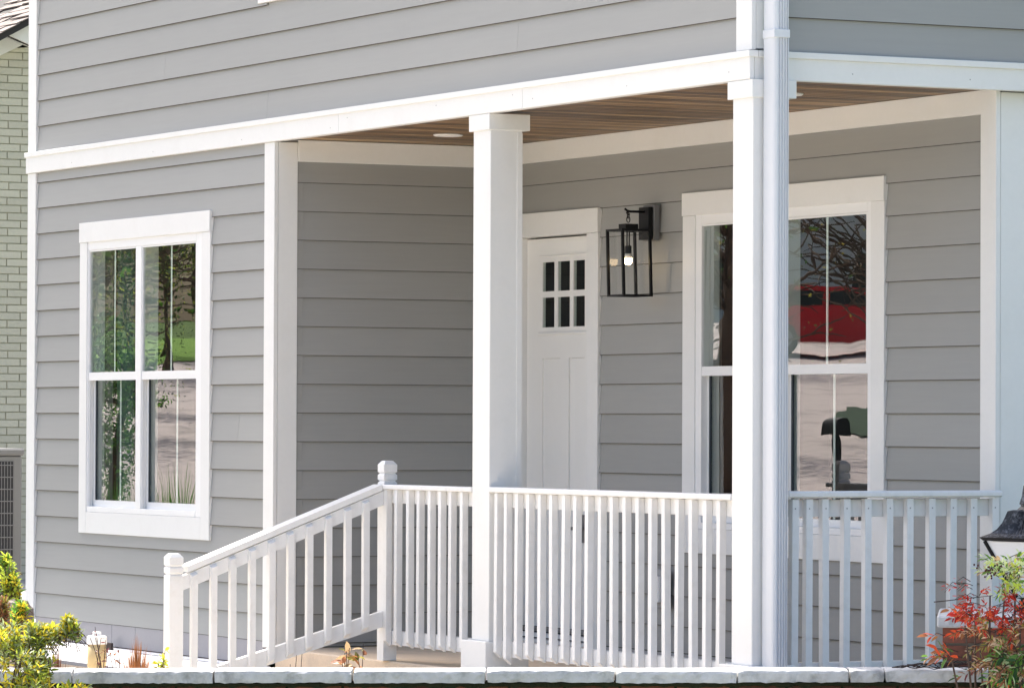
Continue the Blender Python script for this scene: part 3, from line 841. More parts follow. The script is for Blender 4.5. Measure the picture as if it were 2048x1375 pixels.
# ------------------------------------------------------------------ garden wall
gw = empty('garden_wall', street(0.0, 17.12, -0.62), 'low red brick garden wall with a weathered white stone coping', 'wall')
def S_(px): return (px-1024)/FPX*17.0
def ctop(s): return 0.1305+0.0048*s
jn = [-420, -140, 147, 430, 708, 975, 1233, 1477, 1701, 1772, 1989]
rs = random.Random(3)
for a, b in zip(jn[:-1], jn[1:]):
    s0, s1 = S_(a)+0.004, S_(b)-0.004
    n = max(5, int((s1-s0)/0.02)); 
    prof0 = [(0.0, -0.0445), (0.0, -0.030), (0.0, -0.012), (0.003, -0.002), (0.012, 0.001), (0.09, 0.002), (0.24, 0.0), (0.25, -0.006), (0.25, -0.0445)]
    v = []; f = []
    dz = rs.uniform(-0.002, 0.002)
    chip = rs.choice((0, 0, 1))
    for i in range(n+1):
        s = s0+(s1-s0)*i/n
        e = min(i, n-i)
        for j, (o, z) in enumerate(prof0):
            q = 0.0018 if j < 6 else 0.0
            oo = o+rs.uniform(-q, q)+(0.006 if e == 0 and j < 5 else 0)
            zz = z+rs.uniform(-q, q)+(rs.uniform(-0.0015, 0.001) if j in (0,) else 0)
            if e == 0 and j in (3, 4): zz -= rs.uniform(0.002, 0.008)
            v.append(street(s+rs.uniform(-0.003, 0.003)*(1 if e == 0 else 0), 17.0+oo, ctop(s)+zz+dz))
    k = len(prof0)
    for i in range(n):
        for j in range(k):
            f.append((i*k+j, (i+1)*k+j, (i+1)*k+(j+1) % k, i*k+(j+1) % k))
    f.append(tuple(range(k))); f.append(tuple(range(n*k, n*k+k))[::-1])
    st = obj('coping_stone', v, f, M['coping'], gw)
# mossy bed joint, colour darkened for the shadow gap under the coping
g = G()
n = 200
sa, sb = S_(-420), S_(1989)-0.02
v = []; f = []
for i in range(n+1):
    s = sa+(sb-sa)*i/n
    for o, z in ((0.012, -0.046), (0.004+rs.uniform(0, 0.012), -0.047), (0.010+rs.uniform(0, 0.012), -0.056-rs.uniform(0, 0.010)), (0.05, -0.062)):
        v.append(street(s, 17.0+o, ctop(s)+z))
for i in range(n):
    for j in range(3): f.append((i*4+j, i*4+4+j, i*4+5+j, i*4+1+j))
tag(obj('moss_shade', v, f, M['moss_shade'], gw), kind='stuff')
g = G()
g.add([street(s, d, z+0.0048*s) for s in (sa, sb) for d in (17.035, 17.22) for z in (-0.75, 0.0835)], BOXF)
g.obj('mortar_core', M['moss_shade'], gw)
for row in range(4):
    s = sa+(0.105 if row % 2 else 0)
    while s < sb-0.05:
        L_ = min(0.2, sb-s-0.002)
        zt = 0.0765-row*0.066; dd = rs.uniform(0, 0.004)
        g = G(); g.add([street(q, d, z) for q in (s, s+L_) for d in (17.024, 17.10) for z in (zt-0.056, zt)], BOXF)
        o = g.obj('brick', M['wallbrick'], gw)
        o.location += hf*dd
        s += 0.211
# ------------------------------------------------------------------ brick pier with lamp
PS0, PS1, PD0, PD1 = 1.668, 2.342, 17.30, 17.978
def pier_at(s, d, z):
    # the pier stands a little askew to the wall
    c, k = cos(radians(6.2)), sin(radians(6.2))
    a_, b_ = s-PS0, d-PD0
    return street(PS0+a_*c+b_*k, PD0-a_*k+b_*c, z)
pier = empty('brick_pier', street(2.0, 17.6, -0.6), 'red brick pier with a white stone cap behind the red leaved shrub', 'pier')
g = G(); g.add([pier_at(s, d, z) for s in (PS0+0.012, PS1-0.012) for d in (PD0+0.012, PD1-0.012) for z in (-0.7, 0.29)], BOXF)
g.obj('mortar_core', M['mortar'], pier)
for row in range(11):
    z1 = 0.286-row*0.0675; z0 = z1-0.0575
    s = PS0-(0.1 if row % 2 else 0)
    while s < PS1-0.02:
        a, b = max(s, PS0), min(s+0.2, PS1)
        if b-a > 0.03:
            g = G(); g.add([pier_at(q, d, z) for q in (a, b) for d in (PD0+0.004*0, PD0+0.09) for z in (z0, z1)], BOXF)
            g.obj('brick', M['brick'], pier)
        s += 0.211
for row in range(11):
    z1 = 0.286-row*0.0675; z0 = z1-0.0575
    d = PD0+0.093+(0.1 if row % 2 else 0)
    while d < PD1-0.02:
        e = min(d+0.2, PD1)
        for q0, q1 in ((PS0, PS0+0.09),):
            g = G(); g.add([pier_at(q, dd, z) for q in (q0, q1) for dd in (d, e) for z in (z0, z1)], BOXF); g.obj('brick', M['brick'], pier)
        d += 0.211
g = G(); g.bbox(PS0-0.022, PS1+0.022, PD0-0.022, PD1+0.022, 0.288, 0.334, 0.006, T=lambda s, d, z: pier_at(s, d, z))
g.obj('pier_cap', M['coping'], pier)
# post lantern, seen at its corner
LS, LD = 2.038, 17.64
lant = empty('pier_lantern', street(LS, LD, 0.334), 'dark ribbed metal lantern with frosted glass standing on the brick pier', 'lantern')
ang = radians(85)
def PL(r, a, z):
    return street(LS+r*cos(a), LD+r*sin(a), z)
corner = [ang+pi/2*k+pi for k in range(4)]
def square_ring(r, z, sub=1, rib=0.0):
    pts = []
    for k in range(4):
        p, q = PL(r, corner[k], z), PL(r, corner[(k+1) % 4], z)
        c = street(LS, LD, z)
        for i in range(sub):
            x = p.lerp(q, i/sub)
            if rib and i % 2 == 1: x = x + (c-x).normalized()*rib
            pts.append(x)
    return pts
def loft(name, rings, mat, parent, smooth=False):
    v = [p for r in rings for p in r]; n = len(rings[0]); f = []
    for i in range(len(rings)-1):
        for k in range(n): f.append((i*n+k, i*n+(k+1) % n, (i+1)*n+(k+1) % n, (i+1)*n+k))
    f.append(tuple(range(n))[::-1]); f.append(tuple(range((len(rings)-1)*n, len(rings)*n)))
    return obj(name, v, f, mat, parent, smooth)
RP = [(0.193, 0.628), (0.150, 0.643), (0.124, 0.660), (0.104, 0.684), (0.092, 0.708), (0.082, 0.731), (0.060, 0.736)]
loft('lantern_roof', [square_ring(r, z, 24, 0.010*min(1, r/0.12) if i < 6 else 0.0) for i, (r, z) in enumerate(RP)], M['pewter'], lant)
loft('roof_rim', [square_ring(r, z) for r, z in ((0.178, 0.615), (0.194, 0.6275))], M['black'], lant)
loft('finial', [square_ring(r, z) for r, z in ((0.045, 0.737), (0.030, 0.750), (0.030, 0.756), (0.036, 0.760), (0.026, 0.79), (0.020, 0.83), (0.012, 0.84), (0.004, 0.87))], M['pewter'], lant)
for k in range(4):
    g = G()
    a, b = corner[k], corner[(k+1) % 4]
    g.tube([PL(0.172, a, 0.614), PL(0.045, a, 0.392)], 0.0075, 6); g.obj('lantern_bar', M['black'], lant)
    v = [PL(0.165, a, 0.613), PL(0.165, b, 0.613), PL(0.04, b, 0.394), PL(0.04, a, 0.394)]
    v += [PL(0.162, a, 0.613), PL(0.162, b, 0.613), PL(0.037, b, 0.394), PL(0.037, a, 0.394)]
    obj('pane', v, [(0, 1, 2, 3), (7, 6, 5, 4), (0, 4, 5, 1), (1, 5, 6, 2), (2, 6, 7, 3), (3, 7, 4, 0)], M['frost'], lant)
loft('lantern_base', [square_ring(r, z) for r, z in ((0.055, 0.335), (0.055, 0.350), (0.030, 0.356), (0.030, 0.385), (0.052, 0.391))], M['black'], lant)

# ------------------------------------------------------------------ neighbour's house
XN = at(28, 500, 37).x
nb = empty('neighbour_house', (XN, 5.0, -0.3), 'pale green painted brick house with a shingle roof at the left edge', 'house')
yy0 = at(0, 500, 37).y
def rake(y): return 4.10+(y-yy0)*0.48
g = G()
g.prism([(-2.0+5, -0.5), (9.0, -0.5), (9.0, rake(6.0)), (6.0, rake(6.0)), (3.0, rake(3.0)+0.02)], 0, XN-8, XN-0.012)
g.obj('gable_wall', M['gmortar'], nb)
z = -0.3; row = 0
while z < 4.22:
    y = yy0-0.62+(0.112 if row % 2 else 0)+rs.uniform(-0.01, 0.01)
    while y < yy0+0.75:
        if z+0.054 < rake(y)+0.16:
            g = G(); g.box(XN-0.02, XN, y, y+0.214, z, z+0.0545)
            g.obj('brick', M['gbrick'], nb)
        y += 0.224
    z += 0.0633; row += 1
def panel(name, pix, depth, th, mat, parent):
    """board lying in the gable's plane, corners given as (px, py)"""
    pts = [at(a, b, depth) for a, b in pix]
    c = pts[0].x
    pts = [CAM + (p-CAM)*((c-CAM.x)/(p.x-CAM.x)) for p in pts]
    n = len(pts)
    v = pts+[p-Vector((th, 0, 0)) for p in pts]
    return obj(name, v, [tuple(range(n)), tuple(range(2*n-1, n-1, -1))]+[(i, i+n, (i+1) % n+n, (i+1) % n) for i in range(n)], mat, parent)
panel('rake_board', [(9, 66), (90, 20), (90, 103), (70, 94)], 36.7, 0.03, M['soffit'], nb)
panel('rake_board', [(-60, 100), (1, 70), (6, 70), (62, 94), (50, 88), (0, 111.5), (-60, 141)], 36.75, 0.05, M['soffit'], nb)
panel('drip_edge', [(-60, 97), (0, 66), (6, 64), (90, 16), (90, 21), (8, 69), (0, 70), (-60, 101)], 36.66, 0.03, M['underlay'], nb)
panel('return_gap', [(4, 68), (10, 66), (66, 92), (58, 92)], 36.73, 0.02, M['underlay'], nb)
# roof plane facing the street, covered with separate shingle tabs
pA = at(0, 66, 36.66); sl = 0.55
def RF(x, t, lift=0.0):
    """x along the eave, t metres up the slope"""
    n_ = Vector((0, -sl, 1)).normalized()
    dv = Vector((0, 1, sl)).normalized()
    return Vector((x, pA.y, pA.z)) + dv*t + n_*lift
rf = obj('roof', [RF(XN-9, -0.5), RF(XN+0.33, -0.5), RF(XN+0.33, 4.0), RF(XN-9, 4.0), RF(XN-9, -0.5, -0.05), RF(XN+0.33, -0.5, -0.05), RF(XN+0.33, 4.0, -0.05), RF(XN-9, 4.0, -0.05)],
         [(0, 1, 2, 3), (7, 6, 5, 4), (0, 4, 5, 1), (1, 5, 6, 2), (2, 6, 7, 3), (3, 7, 4, 0)], M['underlay'], nb)
for row in range(-3, 9):
    x = XN+0.35
    while x > XN-1.4:
        wd = rs.uniform(0.10, 0.26)
        t0 = row*0.135; lf = rs.choice((0.012, 0.018, 0.026))
        if rs.random() < 0.93:
            a, b = x-wd+0.006, x
            v = [RF(a, t0, lf), RF(b, t0, lf), RF(b, t0+0.16, lf*0.35), RF(a, t0+0.16, lf*0.35), RF(a, t0, lf-0.010), RF(b, t0, lf-0.010), RF(b, t0+0.16, 0.0005), RF(a, t0+0.16, 0.0005)]
            obj('shingle', v, [(0, 1, 2, 3), (7, 6, 5, 4), (0, 4, 5, 1), (1, 5, 6, 2), (2, 6, 7, 3), (3, 7, 4, 0)], M['shingle'], rf)
        x -= wd
# air conditioner beside it
pa = at(44, 1000, 31); pz = at(44, 896, 31).z
ac = empty('air_conditioner', (pa.x-0.4, pa.y, -0.26), 'grey air conditioner condenser unit with a wire grille in the side yard', 'air conditioner')
ax1, ay1 = pa.x, pa.y
g = G(); g.bbox(ax1-0.8, ax1, ay1-0.8, ay1, -0.25, pz-0.05, 0.01); g.obj('cabinet', M['acgrey'], ac)
g = G(); g.bbox(ax1-0.82, ax1+0.02, ay1-0.82, ay1+0.012, pz-0.05, pz, 0.012); g.obj('lid', M['acgrey'], ac)
g = G(); g.box(ax1, ax1+0.004, ay1-0.72, ay1-0.066, 0.0, pz-0.09); g.obj('coil_panel', M['acdark'], ac)
zz = 0.02; 
while zz < pz-0.09:
    g = G(); g.box(ax1+0.005, ax1+0.012, ay1-0.72, ay1-0.064, zz, zz+0.007); g.obj('grille_wire', M['acbar'], ac); zz += 0.083
g = G(); y = ay1-0.068
while y > ay1-0.72:
    g.box(ax1+0.0045, ax1+0.0075, y, y+0.004, 0.0, pz-0.092); y -= 0.022
tag(g.obj('grille_bars', M['acbar'], ac), kind='stuff')

# ------------------------------------------------------------------ pipe
pc = at(193.5, 1300, 22.2)
pp = empty('cleanout_pipe', (pc.x, pc.y, -0.24), 'yellowed plastic cleanout pipe with a white screw cap by the house wall', 'pipe')
r_ = 0.047
ztop = at(193.5, 1262, 22.2).z
g = G(); g.lathe([(r_*0.93, -0.24), (r_*0.93, ztop-0.175), (r_, ztop-0.17), (r_, ztop-0.06)], pc.x, pc.y, 24); g.obj('pipe_body', M['pipe'], pp, True)
g = G(); g.lathe([(r_+0.003, ztop-0.062), (r_+0.003, ztop-0.026), (r_-0.004, ztop-0.020), (r_*0.5, ztop-0.019)], pc.x, pc.y, 16); cp = g.obj('pipe_cap', M['vinyl'], pp)
g = G(); g.bbox(pc.x-0.017, pc.x+0.017, pc.y-0.017, pc.y+0.017, ztop-0.019, ztop, 0.003); g.obj('cap_nut', M['vinyl'], cp)

# ------------------------------------------------------------------ plants
LEAF = {}
def leafmesh(mat, wr):
    k = (mat, wr)
    if k not in LEAF:
        v = [(0, 0, 0), (0.30, wr*0.42, 0.05), (0.30, -wr*0.42, 0.05), (0.33, 0, -0.01), (0.66, wr*0.36, 0.02), (0.66, -wr*0.36, 0.02), (0.68, 0, -0.05), (1, 0, -0.12)]
        f = [(0, 3, 1), (0, 2, 3), (1, 3, 6, 4), (3, 2, 5, 6), (4, 6, 7), (6, 5, 7)]
        me = bpy.data.meshes.new('leaf'); me.from_pydata(v, [], f); me.materials.append(M[mat]); me.update()
        LEAF[k] = me
    return LEAF[k]
def orient(d, roll):
    d = Vector(d).normalized()
    q = d.to_track_quat('X', 'Z')
    return q @ Quaternion((1, 0, 0), roll)
class Plant:
    def __init__(s, root, single=280):
        s.root = root; s.base = WLOC[root.name]; s.left = single; s.n = {}; s.g = {}
    def leaf(s, p, d, size, mat, wr=0.5, roll=None, rnd=random):
        q = orient(d, rnd.uniform(-0.9, 0.9) if roll is None else roll)
        me = leafmesh(mat, wr)
        if s.left > 0:
            s.left -= 1
            o = bpy.data.objects.new('leaf', me); COL.objects.link(o)
            o.parent = s.root; o.location = Vector(p)-s.base
            o.rotation_mode = 'QUATERNION'; o.rotation_quaternion = q; o.scale = (size,)*3
        else:
            g = s.g.setdefault('all', (G(), []))
            if mat not in g[1]: g[1].append(mat)
            mi = g[1].index(mat)
            g[0].add([Vector(p)+q @ (Vector(v.co)*size) for v in me.vertices], [tuple(f.vertices) for f in me.polygons], mi)
    def done(s, name='leaves'):
        for g, ms in s.g.values():
            tag(g.obj(name, None, s.root, mats=[M[k] for k in ms], origin=s.base), kind='stuff')

def twig(root, polylines, r, mat, name='stem', r1=None):
    g = G()
    for pl in polylines: g.tube(pl, r, 5, r1=r1 if r1 else r*0.45)
    return g.obj(name, M[mat], root, True, origin=WLOC[root.name])
def curve(a, b, bend, n=5, rnd=random):
    a, b = Vector(a), Vector(b)
    k = Vector((rnd.uniform(-1, 1), rnd.uniform(-1, 1), rnd.uniform(-0.3, 0.6)))*bend*(b-a).length
    return [a.lerp(b, t)+k*4*t*(1-t) for t in [i/n for i in range(n+1)]]

def whorl_shrub(name, label, cat, base, blobs, tips, lsize, mats, wr=0.36, nl=8, single=280, seed=1, stemmat='bark', group=None):
    """shrub of many shoots, each shoot ending in a spray of leaves. blobs: (px,py,depth,rx,rz,rd) ellipsoids"""
    R_ = random.Random(seed)
    root = empty(name, base, label, cat, group)
    P = Plant(root, single); stems = []
    tl_ = []
    for i in range(tips):
        px, py, dp, rx, rz, rd = R_.choice(blobs)
        c = at(px, py, dp)
        for _ in range(20):
            a, b, e = R_.uniform(-1, 1), R_.uniform(-1, 1), R_.uniform(-1, 1)
            if 0.15 < a*a+b*b+e*e < 1: break
        p = c+hr*(a*rx)-hf*(b*rd)+Vector((0, 0, e*rz))
        tl_.append((b-0.2*e, p, (a, b, e)))
    tl_.sort(key=lambda t: -t[0])
    for i, (_, p, (a, b, e)) in enumerate(tl_):
        up_ = Vector((0, 0, 1))*R_.uniform(0.3, 1.0)+hr*(a*0.7+R_.uniform(-0.5, 0.5))-hf*(b*0.6+R_.uniform(-0.4, 0.5))
        up_.normalize()
        L_ = R_.uniform(1.2, 2.6)*lsize
        tp = p; bs = p-up_*L_
        stems.append([bs-up_*L_*0.15, bs, tp])
        cl = R_.random()
        for k in range(nl):
            t = k/nl
            pos = bs.lerp(tp, 0.25+0.75*t)
            az = k*2.4+R_.uniform(-0.3, 0.3)
            side = up_.orthogonal().normalized()
            side = Quaternion(up_, az) @ side
            d = side*(1.0-0.55*t)+up_*(0.35+0.6*t)
            mi = mats[min(len(mats)-1, int((1-t)*1.3+cl*len(mats)*0.85))]
            P.leaf(pos, d, lsize*R_.uniform(0.7, 1.15)*(1-0.25*t), mi, wr, rnd=R_)
    twig(root, stems, lsize*0.05, stemmat, 'shoots')
    # main stems
    ms_ = []
    for px, py, dp, rx, rz, rd in blobs[:3]:
        c = at(px, py, dp)
        for q in range(3): ms_.append(curve((base[0]+R_.uniform(-.05, .05), base[1]+R_.uniform(-.05, .05), base[2]), c+hr*R_.uniform(-rx, rx)*0.6+Vector((0, 0, R_.uniform(-0.2, 0.6)*rz)), 0.1, rnd=R_))
    twig(root, ms_, 0.006, stemmat, 'stem')
    P.done()
    return root
def gbase(px, dp, z): 
    p = at(px, 1000, dp); return (p.x, p.y, z)
GOLD = ['l_yellow', 'l_lime', 'l_pale', 'l_yellow', 'l_lime', 'l_pale']
whorl_shrub('golden_shrub', 'large golden leaved shrub spilling over the left end of the coping', 'shrub', gbase(40, 16.6, -0.6),
            [(20, 1330, 16.55, 0.10, 0.09, 0.12), (60, 1290, 16.7, 0.09, 0.085, 0.12), (75, 1340, 16.6, 0.07, 0.08, 0.12), (105, 1255, 16.75, 0.06, 0.022, 0.08), (10, 1270, 16.6, 0.07, 0.07, 0.1), (40, 1390, 16.5, 0.16, 0.08, 0.1), (150, 1375, 16.6, 0.06, 0.025, 0.05), (138, 1242, 16.75, 0.022, 0.022, 0.03), (70, 1262, 16.7, 0.05, 0.04, 0.08)],
            330, 0.040, GOLD, seed=5, single=290)
whorl_shrub('green_shrub', 'yellow green leafy shrub beside the grey air conditioner', 'shrub', gbase(18, 24.4, -0.26),
            [(14, 1145, 24.4, 0.055, 0.09, 0.1), (26, 1170, 24.4, 0.05, 0.07, 0.1), (10, 1120, 24.5, 0.03, 0.04, 0.05)], 70, 0.05, ['l_yellow', 'l_lime', 'l_green', 'l_lime'], seed=9, single=60)
whorl_shrub('low_shrub', 'small bright green plant touching the foot of the left white corner board', 'shrub', gbase(36, 23.0, -0.26),
            [(34, 1222, 23.0, 0.045, 0.05, 0.08), (44, 1208, 23.0, 0.03, 0.03, 0.05)], 40, 0.042, ['l_lime', 'l_bright', 'l_yellow'], seed=12, single=60)
def grass_tuft(name, label, base, h, n, spread, mat, seed, w=0.006, cat='plant'):
    R_ = random.Random(seed)
    root = empty(name, base, label, cat)
    g = G()
    for i in range(n):
        a = R_.uniform(0, 2*pi); r = R_.random()**0.7*spread; hh = h*R_.uniform(0.45, 1.03)*(1-0.38*min(1, r/spread))
        p0 = Vector(base)+Vector((cos(a)*r*0.35, sin(a)*r*0.35, 0))
        lean = Vector((cos(a), sin(a), 0))*r
        s = Vector((-sin(a), cos(a), 0))*w*R_.uniform(0.6, 1.2)
        pts = [p0+lean*t**1.6+Vector((0, 0, hh*t)) for t in (0, 0.35, 0.7, 1)]
        v = []
        for t, p in zip((1, 0.9, 0.6, 0.05), pts): v += [p-s*t, p+s*t]
        g.add(v, [(0, 1, 3, 2), (2, 3, 5, 4), (4, 5, 7, 6)])
    tag(g.obj('blades', M[mat], root, origin=base), kind='stuff')
    return root
def zt_(px, py, dp): return at(px, py, dp).z
grass_tuft('strappy_plant', 'dark green strap leaved plant in front of the air conditioner', gbase(36, 24.8, -0.26), 0.34, 60, 0.06, 'l_dark', 21, 0.008)
whorl_shrub('rusty_shrub', 'rusty brown shrub at the far left edge above the golden shrub', 'shrub', gbase(3, 22.0, -0.26),
            [(4, 1215, 22.0, 0.04, 0.07, 0.06)], 40, 0.034, ['l_brown', 'l_dry', 'l_olive'], seed=33, single=40)
R_ = random.Random(4)
g = G(); bc = at(36, 1222, 24.0)
g.lathe([(0.06, bc.z-0.12), (0.085, bc.z-0.05), (0.08, bc.z+0.02), (0.05, bc.z+0.055), (0.02, bc.z+0.06)], bc.x, bc.y, 9)
g.v = [tuple(Vector(p)+Vector((R_.uniform(-.012, .012), R_.uniform(-.012, .012), R_.uniform(-.01, .01)))) for p in g.v]
tag(g.obj('garden_stone', M['stone']), 'rough grey brown stone among the plants left of the house', 'stone')
# dried plants along the bed
zb = -0.235
grass_tuft('dried_plant', 'tall rusty dried tuft between the pipe and the stair newel', gbase(276, 20.6, zb), zt_(276, 1262, 20.6)-zb, 900, 0.080, 'l_dry', 41, 0.0024)
grass_tuft('dried_plant', 'dark rusty dried tuft just right of the golden shrub', gbase(116, 17.36, -0.235), zt_(112, 1272, 17.36)+0.235, 900, 0.080, 'l_brown', 42, 0.0024)
def weed(name, label, base, top, nst, lsize, mats, seed, stem='darktwig', wr=0.4, per=6, spread=0.05):
    R_ = random.Random(seed)
    root = empty(name, base, label, 'plant')
    P = Plant(root, 60); st = []
    for i in range(nst):
        tp = Vector(base)+Vector((R_.uniform(-1, 1)*spread, R_.uniform(-1, 1)*spread, top*R_.uniform(0.75, 1.0)))
        pl = curve((base[0]+R_.uniform(-.01, .01), base[1]+R_.uniform(-.01, .01), base[2]), tp, 0.08, rnd=R_)
        st.append(pl)
        for k in range(per):
            t = R_.uniform(0.55, 1.0)
            j = min(len(pl)-2, int(t*(len(pl)-1)))
            p = pl[j].lerp(pl[j+1], t*(len(pl)-1)-j)
            d = Vector((R_.uniform(-1, 1), R_.uniform(-1, 1), R_.uniform(-0.5, 0.9)))
            P.leaf(p, d, lsize*R_.uniform(0.6, 1.2), R_.choice(mats), wr, rnd=R_)
    twig(root, st, 0.003, stem)
    P.done()
    return root
weed('dried_weed', 'thin maroon dried weed just right of the pipe', gbase(233, 20.4, zb), zt_(233, 1282, 20.4)-zb, 4, 0.032, ['l_maroon', 'l_brown'], 51)
weed('dried_weed', 'dark bare twiggy weed in front of the pipe', gbase(200, 20.2, zb), zt_(200, 1252, 20.2)-zb, 5, 0.022, ['l_maroon'], 52, per=5)
weed('yellow_weed', 'small yellow leaved plant against the lower stair newel', gbase(319, 20.9, zb), zt_(319, 1296, 20.9)-zb, 4, 0.034, ['l_yellow', 'l_lime', 'l_olive'], 53, 'bark', 0.5, 9, 0.03)
weed('dried_weed', 'curled tan and olive weed under the top of the stair railing', gbase(703, 18.6, zb), zt_(703, 1278, 18.6)-zb, 6, 0.052, ['l_olive', 'l_brown', 'l_dry', 'l_tan'], 54, 'darktwig', 0.5, 8, 0.06)
weed('dried_weed', 'sparse black twig under the middle of the stair railing', gbase(581, 18.6, zb), zt_(588, 1296, 18.6)-zb, 4, 0.012, ['l_maroon'], 55, per=1, spread=0.04)

# heavenly bamboo at the right
nd = empty('red_shrub', gbase(1990, 16.75, -0.6), 'red and green leaved shrub in front of the brick pier and lantern', 'shrub')
R_ = random.Random(77)
P = Plant(nd, 295)
stems = []
for px, py, bx in ((2030, 1130, 2015), (2010, 1180, 1995), (2040, 1220, 2030), (1980, 1190, 1985), (1950, 1230, 1975), (1930, 1250, 1980), (2000, 1290, 2000), (2045, 1320, 2035), (1900, 1300, 1970), (1960, 1300, 1990)):
    b_ = at(bx, 1000, 16.75+R_.uniform(-.1, .1)); b_.z = -0.6
    stems.append(curve(b_, at(px, py, 16.75+R_.uniform(-.15, .15)), 0.03, rnd=R_))
twig(nd, stems, 0.0075, 'bark')
fine = []
def frond(px, py, L_, dirpx, mats, ls, nleaf=9, wr=0.42, dp=None):
    """compound leaf: a thin stalk with pointed leaflets along it"""
    a = at(px, py, (dp or 16.7)+R_.uniform(-.12, .12))
    d = (hr*dirpx[0]+Vector((0, 0, -dirpx[1]))-hf*R_.uniform(-0.2, 0.6)).normalized()
    b_ = a+d*L_
    pl = [a, a.lerp(b_, 0.5)+Vector((0, 0, 0.012)), b_+Vector((0, 0, -0.012))]
    fine.append(pl)
    for k in range(nleaf):
        t = 0.25+0.75*k/(nleaf-1)
        p = a.lerp(b_, t)
        sd_ = (1 if k % 2 else -1)
        s = d.cross(hf).normalized()*sd_
        dd = d*0.75+s*R_.uniform(0.3, 1.0)-hf*R_.uniform(-0.3, 0.5)+Vector((0, 0, R_.uniform(-0.35, 0.15)))
        if k == nleaf-1: dd = d
        P.leaf(p, dd, ls*R_.uniform(0.7, 1.2), R_.choice(mats), wr, rnd=R_)
RED = ['l_red', 'l_scarlet', 'l_red']; TAN = ['l_tan', 'l_peach', 'l_dry', 'l_olive', 'l_brown']; GRN = ['l_green', 'l_bright', 'l_pale', 'l_dark']
for i in range(34): frond(R_.uniform(1935, 2060), R_.uniform(1188, 1262), R_.uniform(.05, .11), (R_.uniform(-1, 0.5), R_.uniform(-0.6, 0.6)), RED, 0.029)
for i in range(12): frond(R_.uniform(1915, 1985), R_.uniform(1205, 1260), R_.uniform(.05, .08), (-1, R_.uniform(-0.4, 0.5)), ['l_scarlet', 'l_red', 'l_dry'], 0.034, 6, 0.5)
for i in range(34): frond(R_.uniform(1985, 2070), R_.uniform(1110, 1195), R_.uniform(.05, .09), (R_.uniform(-0.8, 0.6), R_.uniform(-0.8, 0.4)), ['l_pale', 'l_green', 'l_pale', 'l_lime', 'l_tan'], 0.033)
for i in range(36): frond(R_.uniform(1955, 2065), R_.uniform(1258, 1340), R_.uniform(.06, .13), (R_.uniform(-1, 0.6), R_.uniform(-0.5, 0.5)), TAN, 0.030, 11, 0.36)
for i in range(6): frond(R_.uniform(1885, 1935), R_.uniform(1265, 1325), R_.uniform(.05, .09), (-1, R_.uniform(-0.6, 0.4)), ['l_brown', 'l_dry', 'l_olive', 'l_scarlet', 'l_green'], 0.046, 5, 0.5)
for i in range(30): frond(R_.uniform(2005, 2075), R_.uniform(1275, 1390), R_.uniform(.06, .1), (R_.uniform(-0.8, 0.5), R_.uniform(0, 1)), GRN, 0.050, 7, 0.34)
for i in range(14): frond(R_.uniform(1985, 2065), R_.uniform(1340, 1390), R_.uniform(.06, .1), (R_.uniform(-0.8, 0.5), R_.uniform(-0.3, 1)), ['l_scarlet', 'l_dry', 'l_brown', 'l_tan'], 0.036)
for i in range(8): frond(R_.uniform(1900, 1965), R_.uniform(1140, 1200), R_.uniform(.05, .07), (-1, R_.uniform(-0.3, 0.2)), ['l_red', 'l_brown'], 0.018, 4, 0.4)
tag(twig(nd, fine, 0.0016, 'darktwig', 'leaf_stalk'), kind='stuff')
for i in range(30): frond(R_.uniform(1965, 2075), R_.uniform(1210, 1395), R_.uniform(.06, .12), (R_.uniform(-1, 0.5), R_.uniform(-0.3, 0.8)), ['l_dark', 'l_green', 'l_brown', 'l_olive', 'l_maroon'], 0.040, 8, 0.38, dp=16.9)
# berries
g = G()
for cx, cy, n in ((1975, 1140, 16), (2030, 1235, 20), (1990, 1150, 10)):
    for k in range(n):
        p = at(cx+R_.gauss(0, 12), cy+R_.gauss(0, 9), 16.6+R_.uniform(-.03, .03))
        g.lathe([(0.001, p.z-0.004), (0.0035, p.z-0.002), (0.0035, p.z+0.002), (0.001, p.z+0.004)], p.x, p.y, 6)
tag(g.obj('berries', M['l_maroon'], nd, True, origin=WLOC[nd.name]), kind='stuff')
P.done()
# dry vine lying on the coping
vn = empty('dry_vine', street(S_(1890), 17.08, 0.135), 'dry dark vine lying along the coping at the foot of the brick pier', 'vine')
vl = []
for i in range(9):
    a = at(R_.uniform(1780, 1880), R_.uniform(1332, 1337), 17.05); b_ = at(R_.uniform(1930, 2000), R_.uniform(1318, 1342), 16.98)
    pts = curve(a, b_, 0.0, 9, R_)
    vl.append([p+Vector((0, 0, R_.uniform(0.0, 0.016)))-hf*R_.uniform(0, 0.05) for p in pts])
pts = curve(at(1868, 1203, 17.0), at(1985, 1190, 16.8), 0.03, 8, R_); vl.append(pts)
for pl in vl: twig(vn, [pl], 0.0022, 'darktwig', 'vine_stem', 0.0012)

